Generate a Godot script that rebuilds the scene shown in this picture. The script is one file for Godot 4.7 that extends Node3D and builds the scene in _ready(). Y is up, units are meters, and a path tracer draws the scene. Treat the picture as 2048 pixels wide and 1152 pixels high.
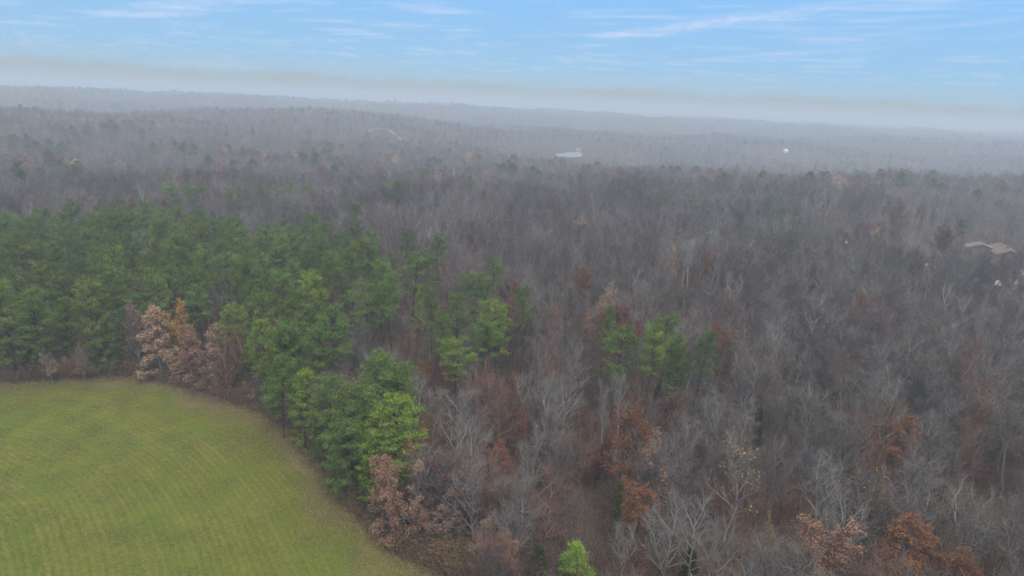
extends Node3D
# An autumn wood seen from the air: camera and light first, then the land, the woods, and the small things in them.

const EYE := 62.0
const SKY_SCALE := 1.6
const POND := Vector2(88, -1165)
const POND_LEVEL := -18.5
const FIELD_LOW := Vector2(-230, -150)
const FIELD_HIGH := Vector2(20, 30)

var rough_noise := FastNoiseLite.new()
var tone_noise := FastNoiseLite.new()
var field_edge := PackedVector2Array()
var pine_stand := PackedVector2Array()
var road_lines: Array = []          # [points, clear width, kind]
var clearings: Array = []           # [centre, radius]
var taken: Array = []               # ground spots of the named trees
var marks: Array = []               # trees and things that other labels refer to
var kinds := {}
var tints := {}
var rng := RandomNumberGenerator.new()


class Geo:
	var v := PackedVector3Array()
	var c := PackedColorArray()
	var r := RandomNumberGenerator.new()

	func tri(a: Vector3, b: Vector3, d: Vector3, k: Color) -> void:
		v.push_back(a); v.push_back(b); v.push_back(d)
		c.push_back(k); c.push_back(k); c.push_back(k)

	func quad(a: Vector3, b: Vector3, d: Vector3, e: Vector3, k: Color) -> void:
		tri(a, b, d, k)
		tri(a, d, e, k)

	func shade(k: Color, by := 0.15) -> Color:
		var f := 1.0 + r.randf_range(-by, by)
		return Color(k.r * f, k.g * f, k.b * f)

	func box(lo: Vector3, hi: Vector3, k: Color) -> void:
		var p: Array[Vector3] = []
		for i in 8:
			p.push_back(Vector3(hi.x if i & 1 else lo.x, hi.y if i & 2 else lo.y, hi.z if i & 4 else lo.z))
		quad(p[0], p[1], p[3], p[2], k); quad(p[5], p[4], p[6], p[7], k)
		quad(p[4], p[0], p[2], p[6], k); quad(p[1], p[5], p[7], p[3], k)
		quad(p[2], p[3], p[7], p[6], k); quad(p[4], p[5], p[1], p[0], k)

	func tube(path: PackedVector3Array, r0: float, r1: float, sides: int, k: Color, vary := 0.12) -> void:
		var n := path.size()
		var along := (path[n - 1] - path[0]).normalized()
		var u := along.cross(Vector3(0.31, 0.2, 0.93)).normalized()
		var w := along.cross(u).normalized()
		for i in n - 1:
			var f0 := r0 + (r1 - r0) * float(i) / float(n - 1)
			var f1 := r0 + (r1 - r0) * float(i + 1) / float(n - 1)
			var kk := shade(k, vary)
			for s in sides:
				var a0 := TAU * float(s) / float(sides)
				var a1 := TAU * float(s + 1) / float(sides)
				var d0 := u * cos(a0) + w * sin(a0)
				var d1 := u * cos(a1) + w * sin(a1)
				if i == n - 2 and r1 < 0.012:
					tri(path[i] + d0 * f0, path[i] + d1 * f0, path[i + 1], kk)
				else:
					quad(path[i] + d0 * f0, path[i] + d1 * f0, path[i + 1] + d1 * f1, path[i + 1] + d0 * f1, kk)

	func twig(p: Vector3, q: Vector3, width: float, k: Color) -> void:
		var side := (q - p).cross(Vector3(r.randf() - 0.5, r.randf() - 0.5, r.randf() - 0.5)).normalized() * width * 0.5
		tri(p - side, p + side, q, k)

	func leaf(p: Vector3, size: float, k: Color) -> void:
		var d := Vector3(r.randf() - 0.5, r.randf() - 0.6, r.randf() - 0.5).normalized() * size
		var s := d.cross(Vector3(r.randf() - 0.5, r.randf() - 0.5, r.randf() - 0.5)).normalized() * size * 0.36
		var m := p + d * 0.45 + Vector3(0, size * 0.06, 0)
		tri(p, m + s, p + d, k)
		tri(p, p + d, m - s, k)

	func about(d: Vector3, angle: float) -> Vector3:
		var side := d.cross(Vector3(r.randf() - 0.5, r.randf() - 0.5, r.randf() - 0.5)).normalized()
		return d.rotated(side, angle)

	func join(other: Geo) -> void:
		v.append_array(other.v)
		c.append_array(other.c)

	func mesh(m: Material) -> ArrayMesh:
		var a := []
		a.resize(Mesh.ARRAY_MAX)
		a[Mesh.ARRAY_VERTEX] = v
		a[Mesh.ARRAY_COLOR] = c
		var out := ArrayMesh.new()
		out.add_surface_from_arrays(Mesh.PRIMITIVE_TRIANGLES, a)
		out.surface_set_material(0, m)
		return out


func _ready() -> void:
	rng.seed = 11
	rough_noise.seed = 3
	rough_noise.frequency = 0.006
	rough_noise.fractal_octaves = 3
	tone_noise.seed = 8
	tone_noise.frequency = 0.011
	tone_noise.fractal_octaves = 2
	make_camera_and_light()
	make_outlines()
	make_ground()
	make_field()
	make_roads_and_water()
	make_kinds()
	make_buildings()
	place_named_trees()
	make_woods()
	make_undergrowth()


# ---------------------------------------------------------------- camera, sky, sun

func make_camera_and_light() -> void:
	var cam := Camera3D.new()
	cam.name = "camera"
	cam.fov = 45.7
	cam.near = 1.0
	cam.far = 12000.0
	cam.position = Vector3(0, EYE, 0)
	cam.basis = Basis(Vector3.RIGHT, deg_to_rad(-15.2)) * Basis(Vector3.BACK, deg_to_rad(2.6))
	add_child(cam)

	var env := Environment.new()
	env.background_mode = Environment.BG_SKY
	env.tonemap_mode = Environment.TONE_MAPPER_LINEAR
	env.tonemap_exposure = 1.2
	env.sdfgi_enabled = true
	env.ssao_enabled = true
	env.ssil_enabled = true
	env.fog_enabled = true
	env.fog_mode = Environment.FOG_MODE_EXPONENTIAL
	env.fog_density = 0.00049
	env.fog_light_color = Color(0.91, 0.955, 1.0)
	var sky := Sky.new()
	var sm := PanoramaSkyMaterial.new()
	sm.panorama = sky_picture()
	sm.energy_multiplier = SKY_SCALE
	sky.sky_material = sm
	env.sky = sky
	var we := WorldEnvironment.new()
	we.name = "world_environment"
	we.environment = env
	add_child(we)

	var sun := DirectionalLight3D.new()
	sun.name = "sun"
	sun.light_color = Color(1.0, 0.95, 0.88)
	sun.light_energy = 0.45
	sun.light_angular_distance = 14.0
	sun.shadow_enabled = true
	sun.rotation_degrees = Vector3(-58, 25, 0)
	add_child(sun)


func sky_colour(az: float, el: float, n1: FastNoiseLite, n2: FastNoiseLite) -> Color:
	# blue air, cirrus spread on a flat layer far above, and a low bank of haze along the horizon
	var t := clampf((el - 1.0) / 8.0, 0.0, 1.0)
	var c := Color(0.62, 0.765, 0.855).lerp(Color(0.525, 0.74, 0.945), pow(t, 0.75))
	if el > 0.4:
		var dist := 1.0 / tan(deg_to_rad(maxf(el, 0.7)))
		var p := Vector2(sin(deg_to_rad(az)), cos(deg_to_rad(az))) * dist
		var q := p.rotated(0.42)
		var s := n1.get_noise_2d(q.x * 7.0, q.y * 30.0) * 0.55 + n1.get_noise_2d(q.x * 22.0 + 40.0, q.y * 70.0) * 0.34
		var b := n2.get_noise_2d(p.x * 9.0, p.y * 9.0)
		var w := smoothstep(0.0, 0.6, s + b * 0.5)
		w *= smoothstep(0.8, 2.5, el) * 0.55
		w += streak(az, el, 5.2, 5.05, 24.5, 7.95, 0.34, 0.75, n2) + streak(az, el, 13.0, 3.75, 27.0, 4.9, 0.16, 0.4, n2) + streak(az, el, -28.0, 1.6, -19.3, 1.75, 0.26, 0.6, n2)
		w += streak(az, el, -30.5, 4.3, -19.0, 7.0, 0.5, 0.5, n2) + streak(az, el, 2.0, 3.2, 8.0, 3.55, 0.12, 0.35, n2) + streak(az, el, 24.0, 5.6, 36.0, 6.9, 0.16, 0.4, n2)
		c = c.lerp(Color(0.80, 0.84, 0.945), clampf(w, 0.0, 0.85))
	var top := 1.2 + n2.get_noise_2d(az * 9.0, 3.0) * 0.2 + n2.get_noise_2d(az * 1.3, 30.0) * 0.3
	var bank := 1.0 - smoothstep(top - 0.22, top + 0.3, el)
	var low := Color(0.63, 0.69, 0.705).lerp(Color(0.67, 0.68, 0.69), 1.0 - clampf(el / 0.95, 0.0, 1.0))
	c = c.lerp(Color(0.63, 0.735, 0.80), (1.0 - smoothstep(0.8, 3.2, el)) * 0.75)
	c = c.lerp(low, bank * (0.9 + 0.14 * n2.get_noise_2d(az * 3.0, el * 12.0))).srgb_to_linear()
	# a bright thin overcast spreads from well above the horizon to the zenith
	c = c.lerp(Color(1.5, 1.49, 1.48), smoothstep(8.0, 50.0, el))
	c *= 0.93
	return Color(c.r / SKY_SCALE, c.g / SKY_SCALE, c.b / SKY_SCALE).linear_to_srgb()


func streak(az: float, el: float, a0: float, e0: float, a1: float, e1: float, width: float, strength: float, n: FastNoiseLite) -> float:
	var t := (az - a0) / (a1 - a0)
	if t < 0.0 or t > 1.0:
		return 0.0
	var bend := n.get_noise_2d(az * 2.2, e0 * 30.0) * 0.32
	var off := (el - lerpf(e0, e1, t) - bend * width * 2.0) / (width * (0.6 + 0.5 * sin(PI * t) + 0.4 * n.get_noise_2d(az * 5.0, 90.0 + e0)))
	var body := exp(-off * off)
	return body * strength * pow(sin(PI * t), 0.6) * (0.75 + 0.5 * n.get_noise_2d(az * 16.0, el * 60.0 - az * 8.0))


func sky_picture() -> ImageTexture:
	var n1 := FastNoiseLite.new()
	n1.seed = 21
	n1.frequency = 0.045
	n1.fractal_octaves = 3
	var n2 := FastNoiseLite.new()
	n2.seed = 5
	n2.frequency = 0.05
	n2.fractal_octaves = 2
	var small := Image.create(512, 256, false, Image.FORMAT_RGB8)
	for y in 256:
		var el := 90.0 - (y + 0.5) * 180.0 / 256.0
		for x in 512:
			small.set_pixel(x, y, sky_colour(fposmod((x + 0.5) * 360.0 / 512.0 + 180.0, 360.0) - 180.0, maxf(el, 0.0), n1, n2))
	small.resize(4096, 2048, Image.INTERPOLATE_BILINEAR)
	var grain := RandomNumberGenerator.new()
	grain.seed = 4
	for x0: int in [0, 3448]:
		var y0 := 880
		var fine := Image.create(648, 150, false, Image.FORMAT_RGB8)
		for y in 150:
			var el := 90.0 - (y + y0 + 0.5) * 180.0 / 2048.0
			for x in 648:
				var c := sky_colour(fposmod((x + x0 + 0.5) * 360.0 / 4096.0 + 180.0, 360.0) - 180.0, maxf(el, 0.0), n1, n2)
				var g := grain.randf_range(-0.006, 0.006)
				fine.set_pixel(x, y, Color(c.r + g, c.g + g, c.b + g))
		small.blit_rect(fine, Rect2i(0, 0, 648, 150), Vector2i(x0, y0))
	return ImageTexture.create_from_image(small)


# ---------------------------------------------------------------- the land

func hill(x: float, z: float, cx: float, cz: float, amp: float, sx: float, sz: float) -> float:
	var a := (x - cx) / sx
	var b := (z - cz) / sz
	var q := a * a + b * b
	return amp * exp(-q * 0.5) if q < 18.0 else 0.0


func land(x: float, z: float) -> float:
	var d := sqrt(x * x + z * z)
	if d < 200.0:
		return 0.0
	var h := -12.0 * smoothstep(220.0, 850.0, d) + 14.0 * smoothstep(2300.0, 3200.0, d)
	h += hill(x, z, -1416, -2180, 32, 700, 480) + hill(x, z, -440, -1435, 32, 260, 230) + hill(x, z, -740, -880, 24, 230, 210)
	h += hill(x, z, -250, -2890, 20, 800, 400)
	h += hill(x, z, 290, -570, 11, 170, 60) + hill(x, z, 500, -580, 15, 150, 80) + hill(x, z, 245, -440, 5, 80, 36)
	h += hill(x, z, 560, -1200, -26, 460, 300)
	h += hill(x, z, -1010, -1430, -24, 330, 230) + hill(x, z, -620, -1960, -26, 380, 190) + hill(x, z, 150, -2250, -22, 500, 260)
	h += hill(x, z, -226, -1200, 11, 45, 30)
	h += rough_noise.get_noise_2d(x, z) * 5.0 * smoothstep(200.0, 420.0, d)
	h += rough_noise.get_noise_2d(x * 0.33 + 400.0, z * 0.33) * 26.0 * smoothstep(1250.0, 2000.0, d)
	var wet := Vector2((x - POND.x) / 60.0, (z - POND.y) / 180.0).length()
	return lerpf(POND_LEVEL - 1.2, h, smoothstep(0.75, 1.5, wet)) if wet < 1.5 else h


func make_outlines() -> void:
	var edge := [Vector2(-230, -112), Vector2(-170, -122), Vector2(-130, -129), Vector2(-107.4, -133.2), Vector2(-101.6, -136.3), Vector2(-94.7, -138.2), Vector2(-78.8, -139.2), Vector2(-64.8, -132.7), Vector2(-52.2, -127.4), Vector2(-44.4, -122.3), Vector2(-35.6, -112.5), Vector2(-27.0, -100.5), Vector2(-22.0, -93.0), Vector2(-16.0, -85.9), Vector2(-10.4, -81.6), Vector2(-6.3, -78.7), Vector2(0, -68), Vector2(7, -52), Vector2(10, -25), Vector2(6, 30), Vector2(-230, 30)]
	var n := edge.size()
	for i in n - 1:
		# a soft curve through the surveyed points, with a ragged rim
		for k in 6:
			var p: Vector2 = edge[i].cubic_interpolate(edge[i + 1], edge[maxi(i - 1, 0)], edge[mini(i + 2, n - 1)], k / 6.0)
			field_edge.push_back(p)
	field_edge.push_back(edge[n - 1])
	pine_stand = PackedVector2Array([Vector2(-128.9, -142.6), Vector2(-172.1, -200.5), Vector2(-159.7, -208.3), Vector2(-153.2, -226.9), Vector2(-147.7, -249.6), Vector2(-126.3, -243.8), Vector2(-97.2, -238.6), Vector2(-75.2, -236.1), Vector2(-56.4, -230.9), Vector2(-35.8, -201.5), Vector2(-28.5, -160.8), Vector2(-37.0, -145.9), Vector2(-41.3, -141.2), Vector2(-34.6, -128.1), Vector2(-29.9, -117.0), Vector2(-30.8, -119.2), Vector2(-39.8, -120.5), Vector2(-48.8, -124.1), Vector2(-56.4, -133.3), Vector2(-63.3, -139.5), Vector2(-79.2, -140.6), Vector2(-92.9, -135.9), Vector2(-105.8, -131.6), Vector2(-121.6, -125.8)])


func in_field(p: Vector2) -> bool:
	return Geometry2D.is_point_in_polygon(p, field_edge)


func edge_distance(p: Vector2) -> float:
	var best := 1e9
	for i in field_edge.size() - 9:
		best = minf(best, p.distance_squared_to(Geometry2D.get_closest_point_to_segment(p, field_edge[i], field_edge[i + 1])))
	return sqrt(best)


func make_ground() -> void:
	var radii := PackedFloat32Array([0.0])
	var r := 12.0
	while r < 9000.0:
		radii.push_back(r)
		r *= 1.024
		r += 1.5
	var around := 200
	var v := PackedVector3Array()
	var nn := PackedVector3Array()
	var uv := PackedVector2Array()
	var ix := PackedInt32Array()
	for i in radii.size():
		for k in around:
			var a := TAU * k / around
			var x := sin(a) * radii[i]
			var z := -cos(a) * radii[i]
			v.push_back(Vector3(x, land(x, z), z))
			var e := 3.0
			nn.push_back(Vector3(land(x - e, z) - land(x + e, z), 2.0 * e, land(x, z - e) - land(x, z + e)).normalized())
			uv.push_back(Vector2(x, z) / 24.0)
	for i in radii.size() - 1:
		for k in around:
			var a := i * around + k
			var b := i * around + (k + 1) % around
			ix.append_array([a, a + around, b + around, a, b + around, b])
	var arr := []
	arr.resize(Mesh.ARRAY_MAX)
	arr[Mesh.ARRAY_VERTEX] = v
	arr[Mesh.ARRAY_NORMAL] = nn
	arr[Mesh.ARRAY_TEX_UV] = uv
	arr[Mesh.ARRAY_INDEX] = ix
	var m := ArrayMesh.new()
	m.add_surface_from_arrays(Mesh.PRIMITIVE_TRIANGLES, arr)
	m.surface_set_material(0, litter_material())
	setting("forest_floor", m)


func setting(called: String, m: Mesh) -> MeshInstance3D:
	var o := MeshInstance3D.new()
	o.name = called
	o.mesh = m
	o.set_meta("kind", "structure")
	add_child(o, true)
	return o


func noise_picture(s: int, freq: float, octaves: int, stops: Array, colours: Array, size := 512) -> NoiseTexture2D:
	var n := FastNoiseLite.new()
	n.seed = s
	n.frequency = freq
	n.fractal_octaves = octaves
	var g := Gradient.new()
	g.offsets = PackedFloat32Array(stops)
	var cols := PackedColorArray()
	for c: Color in colours:
		cols.push_back(c.linear_to_srgb())
	g.colors = cols
	var t := NoiseTexture2D.new()
	t.width = size
	t.height = size
	t.seamless = true
	t.noise = n
	t.color_ramp = g
	return t


func litter_material() -> StandardMaterial3D:
	var m := StandardMaterial3D.new()
	m.resource_name = "leaf_litter"
	m.albedo_texture = noise_picture(31, 0.06, 5, [0.2, 0.42, 0.56, 0.8], [Color(0.032, 0.023, 0.019), Color(0.066, 0.047, 0.036), Color(0.098, 0.068, 0.050), Color(0.145, 0.108, 0.08)], 1024)
	m.roughness = 0.95
	m.metallic_specular = 0.2
	return m


func make_field() -> void:
	# the mown meadow: a sheet 4 cm above the woodland soil, its picture holds the mower's swathes
	var w := 1250
	var h := 900
	var cw := 126
	var ch := 91
	var coarse := Image.create(cw, ch, false, Image.FORMAT_RF)
	for y in ch:
		for x in cw:
			var p := FIELD_LOW + (FIELD_HIGH - FIELD_LOW) * Vector2(x / (cw - 1.0), y / (ch - 1.0))
			coarse.set_pixel(x, y, Color(edge_distance(p), 0, 0))
	coarse.resize(w, h, Image.INTERPOLATE_CUBIC)
	var n := FastNoiseLite.new()
	n.seed = 77
	n.frequency = 0.05
	n.fractal_octaves = 3
	var f := FastNoiseLite.new()
	f.seed = 78
	f.frequency = 0.9
	f.fractal_octaves = 2
	var im := Image.create(w, h, false, Image.FORMAT_RGB8)
	var green := Color(0.094, 0.116, 0.014)
	var pale := Color(0.160, 0.152, 0.038)
	var lush := Color(0.085, 0.128, 0.018)
	var dead := Color(0.185, 0.150, 0.082)
	var soil := Color(0.105, 0.078, 0.05)
	for y in h:
		var pz := FIELD_LOW.y + (FIELD_HIGH.y - FIELD_LOW.y) * y / (h - 1.0)
		for x in w:
			var px := FIELD_LOW.x + (FIELD_HIGH.x - FIELD_LOW.x) * x / (w - 1.0)
			var d := coarse.get_pixel(x, y).r
			var big := n.get_noise_2d(px, pz)
			var fine := f.get_noise_2d(px, pz)
			var dd := lerpf(134.0 - Vector2(px + 130.0, pz + 20.0).length(), d, 0.3) + big * 0.25
			var swathe := sin(dd * 6.4) * 0.8 + sin(dd * 3.4 + 1.0) * 0.4 + sin(dd * 1.2 + 2.0) * 0.3
			swathe *= 0.75 + 0.7 * n.get_noise_2d(px * 0.9 + 200.0, pz * 0.9)
			var c := green.lerp(pale, clampf(0.34 + swathe * 0.37 + fine * 0.42 + big * 0.18, 0.0, 1.0))
			c = c.lerp(lush, clampf(n.get_noise_2d(px * 1.7 - 90.0, pz * 1.7) * 1.6 - swathe * 0.2, 0.0, 0.4))
			var rim := 1.0 - smoothstep(0.5, 6.5, d + big * 5.0 + fine * 2.4)
			c = c.lerp(dead, rim * 0.6)
			c = c.lerp(soil, 1.0 - smoothstep(0.0, 2.6, d + fine * 2.2 + big * 1.5))
			im.set_pixel(x, y, c.linear_to_srgb())
	var m := StandardMaterial3D.new()
	m.resource_name = "mown_grass"
	m.albedo_texture = ImageTexture.create_from_image(im)
	m.roughness = 0.95
	m.metallic_specular = 0.15
	var st := PackedVector3Array()
	var uv := PackedVector2Array()
	var nn := PackedVector3Array()
	for i in Geometry2D.triangulate_polygon(field_edge):
		var p := field_edge[i]
		st.push_back(Vector3(p.x, 0.04, p.y))
		nn.push_back(Vector3.UP)
		uv.push_back((p - FIELD_LOW) / (FIELD_HIGH - FIELD_LOW))
	var arr := []
	arr.resize(Mesh.ARRAY_MAX)
	arr[Mesh.ARRAY_VERTEX] = st
	arr[Mesh.ARRAY_NORMAL] = nn
	arr[Mesh.ARRAY_TEX_UV] = uv
	var mesh := ArrayMesh.new()
	mesh.add_surface_from_arrays(Mesh.PRIMITIVE_TRIANGLES, arr)
	mesh.surface_set_material(0, m)
	setting("field", mesh)

	# short blades over it, in patches
	var tufts: Array[ArrayMesh] = []
	for s in 2:
		var g := Geo.new()
		g.r.seed = 300 + s
		for i in 130:
			var p := Vector3(g.r.randf_range(-1.6, 1.6), 0, g.r.randf_range(-1.6, 1.6))
			var lean := Vector3(g.r.randf_range(-0.16, 0.16), g.r.randf_range(0.05, 0.14), g.r.randf_range(-0.16, 0.16))
			g.twig(p, p + lean, 0.07, g.shade(Color(0.095, 0.12, 0.03) if g.r.randf() < 0.62 else Color(0.25, 0.21, 0.105), 0.35))
		tufts.push_back(g.mesh(tint_material("plant", Color.WHITE)))
	var places := [[], []]
	for i in 5200:
		var p := Vector2(rng.randf_range(-150, 10), rng.randf_range(-142, -50))
		if in_field(p) and edge_distance(p) > 1.2:
			places[i % 2].push_back(Transform3D(Basis(Vector3.UP, rng.randf() * TAU).scaled(Vector3(1, rng.randf_range(0.6, 1.2), 1)), Vector3(p.x, 0.03, p.y)))
	var grass := mass("grass", "short yellow green grass mown in curving swathes across the open field", "grass")
	for s in 2:
		copies_of("grass_blades", tufts[s], places[s], [], grass)
	# fallen leaves blown out from the trees
	var lf := Geo.new()
	lf.r.seed = 320
	for i in 60:
		lf.leaf(Vector3(lf.r.randf_range(-2.5, 2.5), 0.06, lf.r.randf_range(-2.5, 2.5)), lf.r.randf_range(0.10, 0.22), lf.shade([Color(0.22, 0.15, 0.08), Color(0.18, 0.11, 0.06), Color(0.28, 0.21, 0.12)][i % 3], 0.3))
	var spots := []
	for i in 1300:
		var k := rng.randi_range(18, 95)
		var p := field_edge[k] + Vector2(rng.randfn(0, 4.5), rng.randfn(0, 4.5))
		spots.push_back(Transform3D(Basis(Vector3.UP, rng.randf() * TAU), Vector3(p.x, 0.03, p.y)))
	var fallen := mass("fallen_leaves", "brown and tan fallen leaves strewn along the edge of the field", "leaves")
	copies_of("leaf_scatter", lf.mesh(tint_material("plant", Color.WHITE)), spots, [], fallen)


func mass(called: String, label: String, category: String) -> Node3D:
	var o := Node3D.new()
	o.name = called
	o.set_meta("kind", "stuff")
	o.set_meta("label", label)
	o.set_meta("category", category)
	add_child(o, true)
	return o


func copies_of(called: String, m: Mesh, where: Array, colours: Array, parent: Node3D) -> void:
	if where.is_empty():
		return
	var mm := MultiMesh.new()
	mm.transform_format = MultiMesh.TRANSFORM_3D
	mm.use_colors = not colours.is_empty()
	mm.mesh = m
	mm.instance_count = where.size()
	for i in where.size():
		mm.set_instance_transform(i, where[i])
		if not colours.is_empty():
			mm.set_instance_color(i, colours[i])
	var o := MultiMeshInstance3D.new()
	o.name = called
	o.multimesh = mm
	o.set_meta("kind", "stuff")
	parent.add_child(o, true)


func tint_material(called: String, c: Color) -> StandardMaterial3D:
	var key := "%s %s" % [called, c]
	if not tints.has(key):
		var m := StandardMaterial3D.new()
		m.resource_name = called
		m.vertex_color_use_as_albedo = true
		m.albedo_color = c.linear_to_srgb()
		m.roughness = 0.9
		m.metallic_specular = 0.2
		if called == "bark":
			m.albedo_texture = bark_picture()
			m.uv1_triplanar = true
			m.uv1_scale = Vector3(0.9, 0.3, 0.9)
		elif called == "needles":
			m.backlight_enabled = true
			m.backlight = Color(0.35, 0.4, 0.2)
		tints[key] = m
	return tints[key]


func bark_picture() -> NoiseTexture2D:
	if not tints.has("bark picture"):
		tints["bark picture"] = noise_picture(51, 0.05, 4, [0.25, 0.5, 0.75], [Color(0.55, 0.55, 0.55), Color(0.85, 0.85, 0.85), Color(1, 1, 1)], 256)
	return tints["bark picture"]


# ---------------------------------------------------------------- kinds of trees (each 20 m tall before it is scaled)

func make_kinds() -> void:
	var bark := tint_material("bark", Color.WHITE)
	for i in 12:
		kind("bare", broadleaf(100 + i, [0.9, 1.15, 0.8, 1.3, 1.0, 1.45, 0.7, 1.1, 1.25, 0.85, 1.05, 0.75][i], 0.0, 0, [0.40, 0.34, 0.5, 0.3, 0.42, 0.2, 0.5, 0.36, 0.46, 0.56, 0.26, 0.6][i]))
	for i in 4:
		kind("leafy", broadleaf(140 + i, [1.05, 1.25, 0.85, 1.1][i], 0.66, 0, [0.36, 0.28, 0.4, 0.16][i]))
	for i in 3:
		kind("thin_leafed", broadleaf(160 + i, [1.0, 1.2, 0.9][i], 0.38, 0, 0.3))
	for i in 2:
		kind("edge", broadleaf(180 + i, 1.0, 0.85 if i == 0 else 0.35, 1, 0.06))
	for i in 5:
		kind("pine", pine(200 + i, [0.54, 0.60, 0.48, 0.64, 0.56][i], [4.1, 4.4, 4.6, 3.9, 4.2][i]))
	for i in 4:
		kind("low_pine", pine(220 + i, [0.22, 0.14, 0.28, 0.10][i], [4.4, 4.7, 4.2, 4.8][i]))
	kind("young_pine", pine(240, 0.03, 6.4, 2.3))
	for i in 2:
		kind("flecked", broadleaf(190 + i, 1.25, 0.07, 0, 0.3))
	for i in 2:
		kind("cedar", cedar(250 + i))
	for i in 4:
		var g := Geo.new()
		g.r.seed = 260 + i
		far_bare(g)
		kinds["far_bare"] = kinds.get("far_bare", []) + [{"whole": g.mesh(bark_free())}]
	for i in 3:
		var g := Geo.new()
		g.r.seed = 270 + i
		far_crown(g, false)
		kinds["far_leafy"] = kinds.get("far_leafy", []) + [{"whole": g.mesh(bark_free())}]
	for i in 2:
		var g := Geo.new()
		g.r.seed = 280 + i
		far_crown(g, true)
		kinds["far_pine"] = kinds.get("far_pine", []) + [{"whole": g.mesh(bark_free())}]


func bark_free() -> StandardMaterial3D:
	return tint_material("plant", Color.WHITE)


func kind(called: String, pair: Array) -> void:
	var trunk: Geo = pair[0]
	var crown: Geo = pair[1]
	var both := Geo.new()
	both.join(trunk)
	both.join(crown)
	if pair.size() > 2 and pair[2].v.size():
		both.join(pair[2])
	var d := {"trunk": trunk.mesh(bark_free()), "crown": crown.mesh(bark_free()), "geo": both}
	if pair.size() > 2 and pair[2].v.size():
		d["leaves"] = pair[2].mesh(bark_free())
	kinds[called] = kinds.get(called, []) + [d]


func whole(d: Dictionary) -> ArrayMesh:
	if not d.has("whole"):
		d.whole = d.geo.mesh(bark_free())
	return d.whole


func curve(g: Geo, p: Vector3, d: Vector3, length: float, n: int, up: float, wobble: float) -> PackedVector3Array:
	var out := PackedVector3Array([p])
	var step := length / n
	for i in n:
		d = (d + Vector3(g.r.randfn(0, wobble), g.r.randfn(0, wobble) + up, g.r.randfn(0, wobble))).normalized()
		p += d * step
		out.push_back(p)
	return out


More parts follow.
